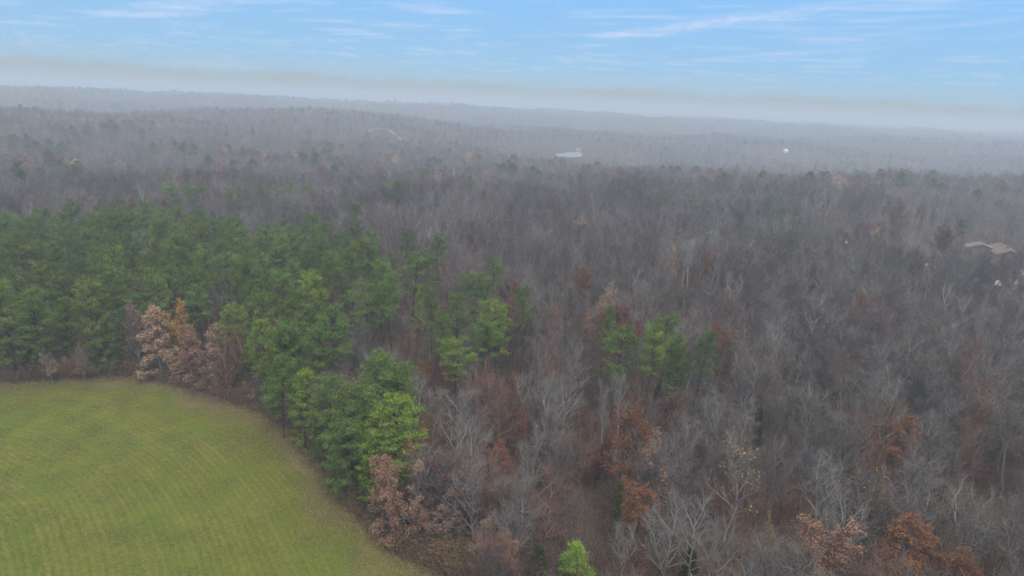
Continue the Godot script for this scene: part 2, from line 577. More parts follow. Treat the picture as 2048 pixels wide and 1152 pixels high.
func broadleaf(s: int, spread: float, leaves: float, style: int, clear: float) -> Array:
	var t := Geo.new()
	var c := Geo.new()
	var lv := Geo.new()
	lv.r.seed = s + 2000
	t.r.seed = s
	c.r.seed = s + 1000
	var g := t
	var wood := Color(1.75, 1.74, 1.68)
	var fine := Color(0.70, 0.67, 0.66)
	var forks := g.r.randi_range(1, 3) if style == 0 and clear < 0.45 else 1
	for f in forks:
		var lean := Vector3(0, 1, 0)
		var base := Vector3.ZERO
		var high := 20.0 * (1.0 - 0.12 * f)
		if forks > 1:
			lean = Vector3(cos(f * TAU / forks + s), 0, sin(f * TAU / forks + s)) * 0.24 * spread + Vector3.UP
		var start := 0.0
		if forks > 1:
			var fork_at := 20.0 * clear * 0.6
			if f == 0:
				t.tube(PackedVector3Array([Vector3(0, -0.4, 0), Vector3(0.06, fork_at * 0.5, 0), Vector3(0, fork_at, 0.05)]), 0.30, 0.22, 6, wood)
			base = Vector3(0, fork_at - 0.1, 0.05)
			high -= fork_at
			start = fork_at / 20.0
		else:
			base = Vector3(0, -0.4, 0)
		var path := curve(g, base, lean.normalized(), high * (0.78 if style == 0 else 0.94), 11, 0.035, 0.06)
		t.tube(path, 0.27 if forks == 1 else 0.20, 0.05 if style == 0 else 0.02, 6, wood)
		var limbs := (15 if clear < 0.5 else 11) if forks == 1 else 10
		if style == 1:
			limbs = 24
		var turn := g.r.randf() * TAU
		for i in limbs:
			var at := lerpf(maxf(clear - start, 0.12), 0.99, float(i) / (limbs - 1))
			var k := at * 11.0
			var p := path[int(k)].lerp(path[mini(int(k) + 1, 11)], k - int(k))
			turn += 2.4 + g.r.randf_range(-0.5, 0.5)
			var tilt := lerpf(1.05, 0.34, at) if style == 0 else lerpf(1.45, 0.7, at)
			var d := Vector3(cos(turn) * sin(tilt), cos(tilt), sin(turn) * sin(tilt))
			var length := (lerpf(5.6, 4.6, at) if style == 0 else lerpf(5.2, 1.4, at)) * spread * g.r.randf_range(0.75, 1.2)
			if forks > 1:
				length *= 0.85
			var limb := curve(g, p, d, length, 6, 0.10 if style == 0 else 0.0, 0.13)
			t.tube(limb, 0.055 + 0.016 * length, 0.02, 4, wood, 0.2)
			var subs := 7
			for j in subs:
				var jt := lerpf(0.22, 1.0, (j + g.r.randf() * 0.6) / subs)
				var jk := jt * 6.0
				var q := limb[int(jk)].lerp(limb[mini(int(jk) + 1, 6)], jk - int(jk))
				var along := (limb[mini(int(jk) + 1, 6)] - limb[mini(int(jk), 5)]).normalized()
				var sd := c.about(along, c.r.randf_range(0.5, 0.95)) + Vector3(0, 0.25, 0)
				var sl := length * lerpf(0.5, 0.26, jt) * c.r.randf_range(0.7, 1.25)
				var sub := curve(c, q, sd.normalized(), sl, 3, 0.07, 0.15)
				c.tube(sub, 0.040, 0.012, 3, fine.lerp(wood, 0.6), 0.2)
				for m in 7:
					var mt := (m + 0.6 + c.r.randf() * 0.4) / 7.0 * 3.0
					var b := sub[int(minf(mt, 2.99))].lerp(sub[mini(int(mt) + 1, 3)], minf(mt, 2.99) - int(minf(mt, 2.99)))
					var bd := c.about((sub[3] - sub[0]).normalized(), c.r.randf_range(0.4, 0.9))
					bd = (bd + Vector3(0, 0.2, 0)).normalized()
					var bl := c.r.randf_range(0.7, 1.3)
					var tip := b + bd * bl
					c.twig(b, tip, 0.038, c.shade(fine, 0.2))
					for w in 5:
						var o := b.lerp(tip, (w + 0.5) / 5.0)
						var wd := c.about(bd, c.r.randf_range(0.35, 0.85))
						var e := o + wd * c.r.randf_range(0.4, 0.95)
						c.twig(o, e, 0.026, c.shade(fine, 0.25))
						if leaves > 0.0 and c.r.randf() < leaves and (leaves > 0.6 or tone_noise.get_noise_3d(o.x * 16.0, o.y * 16.0, o.z * 16.0 + s * 40.0) > 0.0):
							for l in (3 if leaves > 0.4 else 2):
								lv.leaf(o.lerp(e, c.r.randf()), c.r.randf_range(0.20, 0.36), lv.shade(Color.WHITE, 0.35))
	return [t, c, lv]


func pine(s: int, clear: float, reach: float, bunch := 1.0) -> Array:
	var t := Geo.new()
	var c := Geo.new()
	t.r.seed = s
	c.r.seed = s + 1000
	var bark := Color(0.085, 0.066, 0.055)
	var path := curve(t, Vector3(0, -0.4, 0), Vector3(t.r.randf_range(-0.05, 0.05), 1, t.r.randf_range(-0.05, 0.05)).normalized(), 19.8, 12, 0.05, 0.025)
	t.tube(path, 0.24, 0.04, 7, bark, 0.2)
	var turn := 0.0
	if clear > 0.3:
		# a few dead snags under the crown
		for i in 7:
			var k := lerpf(clear * 0.55, clear, i / 7.0) * 12.0
			var p := path[int(k)]
			turn += 2.4
			t.tube(PackedVector3Array([p, p + Vector3(cos(turn), 0.1, sin(turn)) * t.r.randf_range(0.6, 1.6)]), 0.03, 0.01, 3, bark)
	var y := clear * 20.0
	while y < 19.3:
		var at := (y / 20.0 - clear) / (1.0 - clear)
		var k := y / 20.0 * 12.0
		var p := path[int(k)].lerp(path[mini(int(k) + 1, 12)], k - int(k))
		var full := sqrt(maxf(0.0, 1.0 - pow(maxf(at - 0.15, 0.0) / 0.87, 2.2))) * (0.62 + 0.38 * smoothstep(0.0, 0.28, at)) + 0.06
		if clear < 0.08:
			full = pow(1.0 - at, 0.75) + 0.08
		var n := 5
		var p0 := p
		for i in n:
			p = p0 + Vector3(0, c.r.randf_range(-0.45, 0.45), 0)
			turn += TAU / n + c.r.randf_range(-0.5, 0.5)
			if c.r.randf() < 0.16:
				continue
			var length := reach * full * c.r.randf_range(0.55, 1.16)
			var rise := lerpf(-0.05, 0.95, at) + c.r.randf_range(-0.18, 0.18)
			var d := Vector3(cos(turn), rise, sin(turn)).normalized()
			var limb := curve(c, p, d, length, 4, 0.06, 0.10)
			t.tube(limb, 0.018 + 0.012 * length, 0.012, 3, bark)
			var pads := maxi(1, int(length / (0.72 * bunch)))
			var tone := c.r.randf_range(0.70, 1.25)
			for j in pads:
				var jt := lerpf(0.45, 1.0, (j + 1.0) / pads) * 4.0
				var q := limb[int(minf(jt, 3.99))].lerp(limb[mini(int(jt) + 1, 4)], minf(jt, 3.99) - int(minf(jt, 3.99)))
				q += Vector3(c.r.randfn(0, 0.4), c.r.randfn(0, 0.1), c.r.randfn(0, 0.4)) * minf(length, 2.0) * 0.5
				pad(c, q, tone * c.r.randf_range(0.85, 1.15), c.r.randf_range(0.8, 1.2) * bunch)
		y += lerpf(0.95, 0.62, at)
	pad(c, path[12], 1.1, bunch)
	return [t, c]


func pad(c: Geo, q: Vector3, tone: float, size: float) -> void:
	# a bunch of needle tufts
	for k in 12:
		var o := q + Vector3(c.r.randfn(0, 0.32), absf(c.r.randfn(0, 0.3)), c.r.randfn(0, 0.32)) * size
		var base := Color(0.094, 0.164, 0.042).lerp(Color(0.180, 0.255, 0.064), c.r.randf())
		base = Color(base.r * tone, base.g * tone, base.b * tone)
		for i in 7:
			var d := Vector3(c.r.randf() - 0.5, c.r.randf() * 0.9 - 0.22, c.r.randf() - 0.5).normalized()
			var tip := o + d * c.r.randf_range(0.24, 0.42) * size
			var side := d.cross(Vector3(c.r.randf() - 0.5, c.r.randf() - 0.5, c.r.randf() - 0.5)).normalized() * 0.034 * size
			c.tri(o + side, tip, o - side, c.shade(base, 0.22))


func cedar(s: int) -> Array:
	var t := Geo.new()
	var c := Geo.new()
	t.r.seed = s
	c.r.seed = s + 1000
	t.tube(PackedVector3Array([Vector3(0, -0.4, 0), Vector3(0.1, 10, 0), Vector3(0, 19, 0)]), 0.3, 0.03, 6, Color(0.14, 0.10, 0.08))
	for i in 1500:
		var at := c.r.randf()
		var wide := 5.4 * sqrt(1.0 - at * at) * (0.5 + 0.5 * smoothstep(0.0, 0.25, at)) * (0.8 + 0.35 * tone_noise.get_noise_2d(at * 300.0 + s * 50.0, 5.0)) + 0.2
		var a := c.r.randf() * TAU
		var q := Vector3(cos(a), 0, sin(a)) * wide * sqrt(c.r.randf_range(0.25, 1.0)) * c.r.randf_range(0.8, 1.15) + Vector3(0, 1.0 + at * 18.6, 0)
		var tone := c.r.randf_range(0.55, 1.1)
		for k in 9:
			var d := Vector3(cos(a) + c.r.randfn(0, 0.7), 0.7 + c.r.randfn(0, 0.5), sin(a) + c.r.randfn(0, 0.7)).normalized()
			c.twig(q, q + d * c.r.randf_range(0.4, 0.9), 0.2, c.shade(Color(0.075 * tone, 0.125 * tone, 0.034 * tone), 0.25))
	return [t, c]


func far_bare(g: Geo) -> void:
	var lean := Vector3(g.r.randfn(0, 0.5), 0, g.r.randfn(0, 0.5))
	var crotch := Vector3(0, 8.0, 0) + lean
	g.tube(PackedVector3Array([Vector3(0, -0.5, 0), Vector3(0, 4, 0) + lean * 0.6, crotch, Vector3(0, 13.5, 0) + lean]), 0.26, 0.07, 4, Color(1.9, 1.9, 1.85))
	var turn := 0.0
	for i in 15:
		var at := i / 14.0
		turn += 2.4 + g.r.randf_range(-0.5, 0.5)
		var tilt := lerpf(1.15, 0.2, at)
		var d := Vector3(cos(turn) * sin(tilt), cos(tilt), sin(turn) * sin(tilt))
		var p := crotch + Vector3(0, at * 5.2 - 0.6, 0)
		var length := lerpf(4.4, 6.2, at) * g.r.randf_range(0.75, 1.2)
		var limb := curve(g, p, d, length, 3, 0.1, 0.14)
		for k in 3:
			g.twig(limb[k], limb[k + 1], 0.17, Color(1.3, 1.3, 1.25))
		for j in 24:
			var b := limb[int(j / 8.0)].lerp(limb[int(j / 8.0) + 1], g.r.randf())
			var e := b + (g.about(d, g.r.randf_range(0.4, 1.2)) + Vector3(0, 0.15, 0)).normalized() * g.r.randf_range(0.8, 2.0)
			g.twig(b, e, 0.085, g.shade(Color(0.76, 0.73, 0.72), 0.25))


func far_crown(g: Geo, evergreen: bool) -> void:
	g.tube(PackedVector3Array([Vector3(0, -0.5, 0), Vector3(0.1, 9, 0.1), Vector3(0, 18, 0)]), 0.24, 0.05, 4, Color(0.1, 0.08, 0.07) if evergreen else Color(0.7, 0.7, 0.7))
	for i in 130:
		var at := g.r.randf()
		var wide := 4.3 * sqrt(maxf(0.02, 1.0 - at * at)) if evergreen else 4.4 * sqrt(maxf(0.05, 1.0 - pow(2.0 * at - 0.9, 2.0)))
		var a := g.r.randf() * TAU
		var q := Vector3(cos(a), 0, sin(a)) * wide * sqrt(g.r.randf_range(0.1, 1.0)) + Vector3(0, lerpf(8.5, 19.6, at), 0)
		var tone := g.r.randf_range(0.65, 1.2)
		for k in 7:
			var o := q + Vector3(g.r.randfn(0, 0.5), g.r.randfn(0, 0.35), g.r.randfn(0, 0.5))
			if evergreen:
				g.leaf(o, 0.75, g.shade(Color(0.085 * tone, 0.13 * tone, 0.034 * tone), 0.2))
			else:
				g.leaf(o, 0.6, g.shade(Color(tone, tone, tone), 0.2))


# ---------------------------------------------------------------- trees as things

func bare_tint(p: Vector2) -> Color:
	var n := tone_noise.get_noise_2d(p.x, p.y)
	var mauve := Color(0.248, 0.203, 0.200)
	var grey := Color(0.225, 0.210, 0.200)
	var brown := Color(0.205, 0.166, 0.140)
	var c := grey.lerp(mauve, clampf(0.5 + n * 1.6 - smoothstep(20.0, 110.0, p.x) * 0.5, 0.0, 1.0))
	return c.lerp(brown, clampf(tone_noise.get_noise_2d(p.x * 2.0 + 500.0, p.y * 2.0) * 1.2, 0.0, 0.7))


func tree(called: String, sort: String, variant: int, x: float, z: float, tall: float, wide: float, wood: Color, leaf: Color, label: String, category: String, group := "", lean := 0.0) -> Node3D:
	var d: Dictionary = kinds[sort][variant % kinds[sort].size()]
	var o := Node3D.new()
	o.name = called
	o.set_meta("label", label)
	o.set_meta("category", category)
	if group:
		o.set_meta("group", group)
	var trunk := MeshInstance3D.new()
	trunk.name = "trunk"
	trunk.mesh = d.trunk
	trunk.material_override = tint_material("bark", wood)
	o.add_child(trunk)
	var crown := MeshInstance3D.new()
	crown.name = "crown"
	crown.mesh = d.crown
	crown.material_override = tint_material("needles" if sort in ["pine", "low_pine", "young_pine", "cedar"] else "twigs", (TONES.grey as Color) * 0.95 if d.has("leaves") else leaf)
	o.add_child(crown)
	if d.has("leaves"):
		var lv := MeshInstance3D.new()
		lv.name = "leaves"
		lv.mesh = d.leaves
		lv.material_override = tint_material("leaves", leaf)
		o.add_child(lv)
	o.position = Vector3(x, land(x, z), z)
	o.basis = Basis(Vector3.BACK, lean) * Basis(Vector3.UP, rng.randf() * TAU).scaled(Vector3(tall / 20.0 * wide, tall / 20.0, tall / 20.0 * wide))
	add_child(o, true)
	return o


func mark(x: float, z: float, tall: float, short: String) -> void:
	marks.push_back({"at": Vector2(x, z), "tall": tall, "short": short})


func named(called: String, sort: String, variant: int, x: float, z: float, tall: float, wide: float, tone: String, label: String, category: String, group: String, short: String, lean := 0.0) -> void:
	var wood: Color = TONES.get(tone, TONES.grey)
	var leaf: Color = wood.lerp(TONES.grey, 0.55) if tone == "pale" else wood
	if sort in ["leafy", "thin_leafed", "edge", "flecked"]:
		leaf = LEAVES.get(tone, LEAVES.russet)
		wood = TONES.grey
	elif sort in ["pine", "low_pine", "young_pine", "cedar"]:
		wood = Color.WHITE
		leaf = GREENS.get(tone, Color.WHITE)
	tree(called, sort, variant, x, z, tall, wide, wood, leaf, label, category, group, lean)
	if sort in ["pine", "leafy", "thin_leafed", "flecked", "cedar"] and Vector2(x, z).length() < 230.0:
		var here := Vector2(x, z)
		taken.push_back([here - here.normalized() * 6.0, 2.6 if sort == "pine" else 0.8])
		if sort == "pine":
			taken.push_back([here - here.normalized() * 11.0, 1.4])
	taken.push_back([Vector2(x, z), 1.6 if sort in ["pine", "young_pine", "cedar"] else 2.6])
	if short:
		mark(x, z, tall, short)


const TONES := {"grey": Color(0.24, 0.225, 0.21), "pale": Color(0.36, 0.35, 0.325), "mauve": Color(0.265, 0.205, 0.20), "brown": Color(0.21, 0.16, 0.13)}
const LEAVES := {"russet": Color(0.225, 0.090, 0.042), "orange": Color(0.27, 0.120, 0.052), "red": Color(0.235, 0.078, 0.050), "rose": Color(0.29, 0.120, 0.080), "tan": Color(0.47, 0.31, 0.20), "gold": Color(0.50, 0.31, 0.06), "straw": Color(0.80, 0.62, 0.36), "maroon": Color(0.145, 0.058, 0.050), "pinkish": Color(0.36, 0.205, 0.135)}
const GREENS := {"bright": Color(1.45, 1.35, 1.0), "yellow": Color(1.7, 1.45, 0.9), "dark": Color(0.75, 0.8, 0.9), "fresh": Color(1.75, 1.75, 1.1)}


func place_named_trees() -> void:
	named("pine_tree", "young_pine", 0, 9.9, -78.8, 6.0, 1.25, "fresh", "small bright yellow green young pine alone at the bottom of the wood", "pine tree", "", "bright young pine")
	named("pine_tree", "pine", 1, -30.0, -148.3, 21, 0.85, "", "open crowned pine with a dark trunk just right of the dense stand", "pine tree", "pines standing among the leafless trees", "open pine beside the stand")
	named("pine_tree", "pine", 3, -21.3, -145.0, 20, 0.5, "bright", "thin crooked pine with sparse tufts and one low side branch", "pine tree", "pines standing among the leafless trees", "thin crooked pine")
	named("pine_tree", "pine", 0, -17.7, -147.0, 21, 0.55, "", "narrow straight pine right beside the thin crooked pine", "pine tree", "pines standing among the leafless trees", "narrow straight pine")
	named("pine_tree", "low_pine", 2, -11.8, -147.4, 20, 0.85, "", "tall full oval pine in the middle of the small pine group", "pine tree", "pines standing among the leafless trees", "tall oval pine")
	named("pine_tree", "pine", 2, -2.4, -141.8, 20, 1.1, "bright", "broad flat topped pine, largest of the small central group", "pine tree", "pines standing among the leafless trees", "broad flat topped pine")
	named("pine_tree", "pine", 4, -5.4, -133.9, 18, 0.97, "", "full rounded pine tucked below the broad flat topped pine", "pine tree", "pines standing among the leafless trees", "")
	named("pine_tree", "pine", 0, -10.3, -125.3, 17, 1.12, "bright", "short spreading pine standing alone in front of the small group", "pine tree", "pines standing among the leafless trees", "short spreading pine")
	named("pine_tree", "pine", 1, 3.0, -141.6, 23, 0.55, "", "very tall slender pine on a long bare trunk right of the group", "pine tree", "pines standing among the leafless trees", "tall slender pine")
	named("pine_tree", "pine", 2, -27.2, -178.2, 22, 1.25, "", "large wide crowned pine at the right end of the stand", "pine tree", "pines standing among the leafless trees", "wide crowned pine")
	named("pine_tree", "low_pine", 0, -13.0, -172.6, 18, 0.84, "", "left of two low dark pines behind the small pine group", "pine tree", "pines standing among the leafless trees", "")
	named("pine_tree", "low_pine", 1, -7.5, -174.4, 17, 0.88, "", "right of two low dark pines behind the small pine group", "pine tree", "pines standing among the leafless trees", "two low dark pines")
	named("pine_tree", "pine", 3, -4.7, -183.1, 20, 1.06, "", "dark broad pine just behind the two low dark pines", "pine tree", "pines standing among the leafless trees", "")
	named("pine_tree", "pine", 4, -24.1, -210.9, 20, 0.79, "dark", "dark pointed pine standing alone beyond the wide crowned pine", "pine tree", "pines standing among the leafless trees", "dark pointed pine")
	named("pine_tree", "pine", 0, -35.9, -222.9, 20, 0.88, "dark", "small hazy pine at the far right corner of the stand", "pine tree", "pines standing among the leafless trees", "")
	named("pine_tree", "pine", 1, -64.5, -268.8, 20, 0.88, "dark", "hazy pine poking out behind the far edge of the stand", "pine tree", "pines standing among the leafless trees", "hazy pine behind the stand")
	named("pine_tree", "pine", 3, 20.0, -140.8, 20, 0.6, "", "small topped pine on a tall bare trunk before the red trees", "pine tree", "pines standing among the leafless trees", "small topped pine")
	named("pine_tree", "pine", 2, 21.5, -129.5, 20, 1.0, "", "wide pine with a long right branch before the red trees", "pine tree", "pines standing among the leafless trees", "wide long branched pine")
	named("pine_tree", "pine", 4, 27.7, -126.4, 21, 0.65, "bright", "pine on a long bare trunk, leftmost of the right hand clump", "pine tree", "pines standing among the leafless trees", "leftmost pine of the right clump")
	named("pine_tree", "pine", 1, 31.5, -131.1, 21, 0.88, "", "tallest pine at the back of the right hand clump", "pine tree", "pines standing among the leafless trees", "")
	named("pine_tree", "low_pine", 2, 34.5, -130.9, 18, 0.7, "", "full pine in the middle of the right hand clump", "pine tree", "pines standing among the leafless trees", "middle pine of the right clump")
	named("pine_tree", "low_pine", 0, 33.7, -131.8, 14, 0.84, "bright", "lower bushy pine in front of the right hand clump", "pine tree", "pines standing among the leafless trees", "")
	named("pine_tree", "pine", 3, 37.2, -126.8, 20, 0.84, "dark", "dark leaning pine at the right end of the right hand clump", "pine tree", "pines standing among the leafless trees", "leaning pine of the right clump")
	named("pine_tree", "cedar", 0, 32.0, -134.8, 6, 0.8, "bright", "small green conifer at the foot of the right hand pine clump", "conifer", "", "")
	named("cedar_tree", "cedar", 1, 46.7, -116.4, 10, 0.55, "", "narrow dark green conifer alone in the grey wood right of centre", "conifer", "", "narrow dark conifer")
	named("cedar_tree", "cedar", 0, 17.5, -89.8, 9, 0.5, "yellow", "slim olive green conifer beside the orange leafed tree", "conifer", "", "slim olive conifer")
	named("cedar_tree", "cedar", 1, 25.4, -78.4, 6, 1.0, "", "dark green conifer at the foot of the pale forked trees", "conifer", "", "")
	named("cedar_tree", "cedar", 0, 5.3, -79.3, 5, 1.2, "", "dim green conifer half hidden by branches left of the bright young pine", "conifer", "", "")
	named("pine_tree", "low_pine", 3, -46.2, -152.9, 22, 0.79, "yellow", "bright yellow green pine standing out of the dense dark stand", "pine tree", "", "yellow green pine in the stand")
	named("pine_tree", "low_pine", 1, -21.9, -106.6, 20, 1.23, "", "tall dense pine, leftmost top of the clump beside the field", "pine tree", "pines of the clump at the field corner", "dense pine by the field")
	named("pine_tree", "low_pine", 3, -18.7, -105.0, 19, 1.12, "", "dense pine at the back right of the clump beside the field", "pine tree", "pines of the clump at the field corner", "")
	named("pine_tree", "low_pine", 0, -18.0, -93.8, 19, 1.23, "bright", "brightest pine in front of the clump beside the field", "pine tree", "pines of the clump at the field corner", "bright pine by the field")
	named("pine_tree", "low_pine", 2, -24.8, -99.4, 18, 1.23, "", "broad pine in the centre of the clump beside the field", "pine tree", "pines of the clump at the field corner", "")
	named("pine_tree", "low_pine", 1, -30.6, -104.8, 17, 1.07, "", "pine with tan leaves at its top, left end of the field clump", "pine tree", "pines of the clump at the field corner", "left pine of the field clump")
	named("pine_tree", "low_pine", 3, -24.7, -95.6, 14, 1.18, "", "low bushy pine overhanging the grass in the field clump", "pine tree", "pines of the clump at the field corner", "")
	named("pine_tree", "low_pine", 0, -19.7, -92.2, 14, 1.07, "bright", "lowest branching pine at the near end of the field clump", "pine tree", "pines of the clump at the field corner", "")
	named("pine_tree", "low_pine", 3, -42.6, -127.0, 19, 1.01, "", "full pine overhanging the field right of the tan trees", "pine tree", "pines along the field edge", "full pine right of the tan trees")
	named("pine_tree", "low_pine", 1, -36.7, -123.2, 19, 0.97, "", "dense pine at the right corner of the stand by the field", "pine tree", "pines along the field edge", "")
	named("pine_tree", "low_pine", 2, -49.3, -129.1, 18, 0.92, "bright", "light green pine beside the wide pinkish tan tree", "pine tree", "pines along the field edge", "")
	named("pine_tree", "low_pine", 0, -101.2, -137.5, 20, 0.97, "", "large pine at the left end of the field edge", "pine tree", "pines along the field edge", "large pine at the left field edge")
	named("pine_tree", "low_pine", 2, -96.1, -154.8, 21, 0.97, "", "tall pine with a pale top behind the left part of the field", "pine tree", "pines along the field edge", "")
	named("pine_tree", "pine", 2, -14.1, -140.2, 17, 0.8, "", "pine with a rounded head between the tall oval pine and the short spreading one", "pine tree", "pines standing among the leafless trees", "")
	named("pine_tree", "low_pine", 0, -10.4, -171.8, 19, 1.0, "", "full pine at the back left of the small central pine group", "pine tree", "pines standing among the leafless trees", "")
	named("pine_tree", "low_pine", 2, -41.0, -114.6, 16, 1.0, "", "pine with drooping boughs over the grass right of the pinkish tan tree", "pine tree", "pines along the field edge", "")
	named("pine_tree", "low_pine", 1, -35.8, -110.6, 15, 1.0, "bright", "bushy pine over the grass just left of the field clump", "pine tree", "pines along the field edge", "")
	named("pine_tree", "low_pine", 3, -44.0, -123.7, 19, 1.0, "", "pine rising behind the drooping pine on the field edge", "pine tree", "pines along the field edge", "")
	named("autumn_tree", "leafy", 0, -0.5, -93.4, 12, 0.95, "rose", "rose red tree in the middle of the near wood", "autumn tree", "trees with autumn leaves", "rose red tree")
	named("autumn_tree", "leafy", 1, -13.9, -104.3, 9, 0.75, "orange", "burnt orange tree beside the near end of the pine clump", "autumn tree", "trees with autumn leaves", "burnt orange tree")
	named("autumn_tree", "thin_leafed", 0, -14.8, -92.5, 13, 0.75, "gold", "gold flecked thin tree at the near tip of the pine clump", "autumn tree", "trees with autumn leaves", "gold flecked thin tree")
	named("autumn_tree", "edge", 0, -15.7, -86.5, 13, 1.1, "pinkish", "dead looking tan tree with low branches at the field corner", "autumn tree", "trees with autumn leaves", "tan tree at the field corner")
	named("bare_tree", "edge", 1, -12.6, -84.7, 13, 0.8, "tan", "pale ladder branched tree with a straight trunk at the field corner", "bare tree", "pale leafless trees", "ladder branched pale tree")
	named("autumn_tree", "leafy", 2, 18.3, -84.0, 12, 1.1, "orange", "orange leafed tree right of the slim olive conifer", "autumn tree", "trees with autumn leaves", "orange leafed tree")
	named("autumn_tree", "leafy", 0, 51.6, -76.7, 13, 1.3, "orange", "largest rusty orange tree near the bottom right corner", "autumn tree", "trees with autumn leaves", "large rusty orange tree")
	named("autumn_tree", "leafy", 2, 56.3, -76.6, 11, 1.15, "orange", "rusty orange tree right beside the largest one", "autumn tree", "trees with autumn leaves", "")
	named("autumn_tree", "leafy", 1, 58.6, -74.5, 9, 1.3, "russet", "deep rust rounded crown cut by the bottom edge", "autumn tree", "trees with autumn leaves", "deep rust crown")
	named("autumn_tree", "leafy", 2, 42.3, -76.9, 12, 1.4, "pinkish", "pinkish brown tree near the bottom left of the rusty orange trees", "autumn tree", "trees with autumn leaves", "pinkish brown tree")
	named("autumn_tree", "leafy", 0, 66.4, -104.1, 14, 1.1, "orange", "domed rusty tree alone in the grey wood at right", "autumn tree", "trees with autumn leaves", "domed rusty tree")
	named("autumn_tree", "thin_leafed", 1, 36.4, -80.9, 9, 0.7, "gold", "yellow leafed thin tree below the broad pale crown", "autumn tree", "trees with autumn leaves", "yellow leafed thin tree")
	named("autumn_tree", "flecked", 1, 53.3, -86.3, 15, 0.8, "gold", "grey tree with yellow leaves left at its top", "autumn tree", "trees with autumn leaves", "yellow topped grey tree")
	named("autumn_tree", "leafy", 3, 23.5, -160.8, 16, 0.8, "red", "bright red orange crown behind the small topped pine", "autumn tree", "trees with autumn leaves", "bright red crown")
	named("autumn_tree", "leafy", 1, 27.5, -158.4, 15, 0.85, "red", "brick red tree, middle of the red trio behind the pines", "autumn tree", "trees with autumn leaves", "")
	named("autumn_tree", "leafy", 2, 29.8, -151.3, 14, 0.7, "red", "brick red tree, right end of the red trio behind the pines", "autumn tree", "trees with autumn leaves", "")
	named("autumn_tree", "leafy", 1, 46.4, -147.0, 15, 1.0, "red", "dark red tree behind the right hand pine clump", "autumn tree", "trees with autumn leaves", "dark red tree behind the clump")
	named("autumn_tree", "leafy", 0, 1.3, -180.0, 14, 0.9, "red", "dark red crown behind the tall slender pine", "autumn tree", "trees with autumn leaves", "")
	named("autumn_tree", "leafy", 3, 49.6, -264.5, 16, 1.0, "red", "hazy red tree in the upper middle of the wood", "autumn tree", "trees with autumn leaves", "hazy red tree")
	named("autumn_tree", "leafy", 2, 69.4, -233.8, 16, 0.9, "orange", "hazy orange tree right of the hazy red tree", "autumn tree", "trees with autumn leaves", "hazy orange tree")
	named("autumn_tree", "leafy", 0, 98.0, -184.1, 14, 1.0, "orange", "orange brown tree below the gravel drive", "autumn tree", "trees with autumn leaves", "orange brown tree below the drive")
	named("autumn_tree", "leafy", 1, 216.5, -385.9, 20, 1.2, "russet", "large dull rusty crown above the gravel drive", "autumn tree", "trees with autumn leaves", "large dull rusty crown")
	named("autumn_tree", "leafy", 2, 191.4, -258.0, 15, 1.3, "maroon", "dark maroon tree beside the brown house at the right edge", "autumn tree", "trees with autumn leaves", "maroon tree by the house")
	named("autumn_tree", "leafy", 1, 28.1, -109.3, 14, 0.95, "maroon", "dark maroon tree below the right hand pine clump", "autumn tree", "trees with autumn leaves", "maroon tree below the clump")
	named("autumn_tree", "leafy", 0, 22.3, -105.5, 9, 0.9, "maroon", "small round maroon tree in the dim hollow", "autumn tree", "trees with autumn leaves", "round maroon tree")
	named("autumn_tree", "leafy", 3, 16.6, -101.3, 10, 0.9, "maroon", "dusky reddish tree left of the round maroon tree", "autumn tree", "trees with autumn leaves", "")
	named("autumn_tree", "leafy", 2, -16.9, -130.6, 11, 0.7, "orange", "small orange tree behind the dense pine by the field", "autumn tree", "trees with autumn leaves", "small orange tree")
	named("autumn_tree", "leafy", 3, -3.0, -123.0, 11, 0.9, "rose", "rose brown tree below the short spreading pine", "autumn tree", "trees with autumn leaves", "rose brown tree")
	named("autumn_tree", "leafy", 1, 1.4, -123.9, 10, 0.9, "russet", "rusty tree right of the rose brown tree", "autumn tree", "trees with autumn leaves", "")
	named("autumn_tree", "leafy", 0, 2.9, -111.2, 9, 0.8, "rose", "small rosy tree behind the big grey vase shaped crown", "autumn tree", "trees with autumn leaves", "")
	named("autumn_tree", "thin_leafed", 0, -82.1, -141.5, 17, 0.72, "pinkish", "slender tan leafed tree, leftmost of the tan row by the field", "autumn tree", "trees with autumn leaves", "slender tan tree")
	named("autumn_tree", "edge", 0, -75.9, -139.0, 16, 1.15, "tan", "tan leafed tree with bare lower branches in the row by the field", "autumn tree", "trees with autumn leaves", "")
	named("autumn_tree", "leafy", 2, -74.7, -144.8, 15, 0.9, "gold", "yellow topped tree in the middle of the tan row", "autumn tree", "trees with autumn leaves", "yellow topped tree by the field")
	named("autumn_tree", "edge", 0, -66.1, -135.6, 14, 1.1, "pinkish", "tan tree between the yellow topped tree and the widest one", "autumn tree", "trees with autumn leaves", "")
	named("autumn_tree", "leafy", 1, -59.5, -139.7, 15, 1.25, "pinkish", "widest pinkish tan tree drooping over the field edge", "autumn tree", "trees with autumn leaves", "wide pinkish tan tree")
	named("autumn_tree", "leafy", 0, -62.7, -137.4, 13, 1.15, "tan", "tan orange tree against the left side of the widest one", "autumn tree", "trees with autumn leaves", "")
	named("autumn_tree", "thin_leafed", 2, -96.0, -132.8, 8, 1.0, "tan", "small tan tree at the left end of the field edge", "autumn tree", "trees with autumn leaves", "small tan tree")
	named("autumn_tree", "thin_leafed", 1, -90.6, -135.0, 8, 0.9, "pinkish", "small pinkish tree on the field edge left of the tan row", "autumn tree", "trees with autumn leaves", "")
	named("autumn_tree", "leafy", 2, -118.8, -191.4, 14, 0.7, "red", "dull red tree showing through the left part of the stand", "autumn tree", "trees with autumn leaves", "dull red tree in the stand")
	named("autumn_tree", "leafy", 0, -43.9, -172.9, 12, 0.8, "maroon", "dull maroon tree at the right edge of the stand", "autumn tree", "trees with autumn leaves", "")
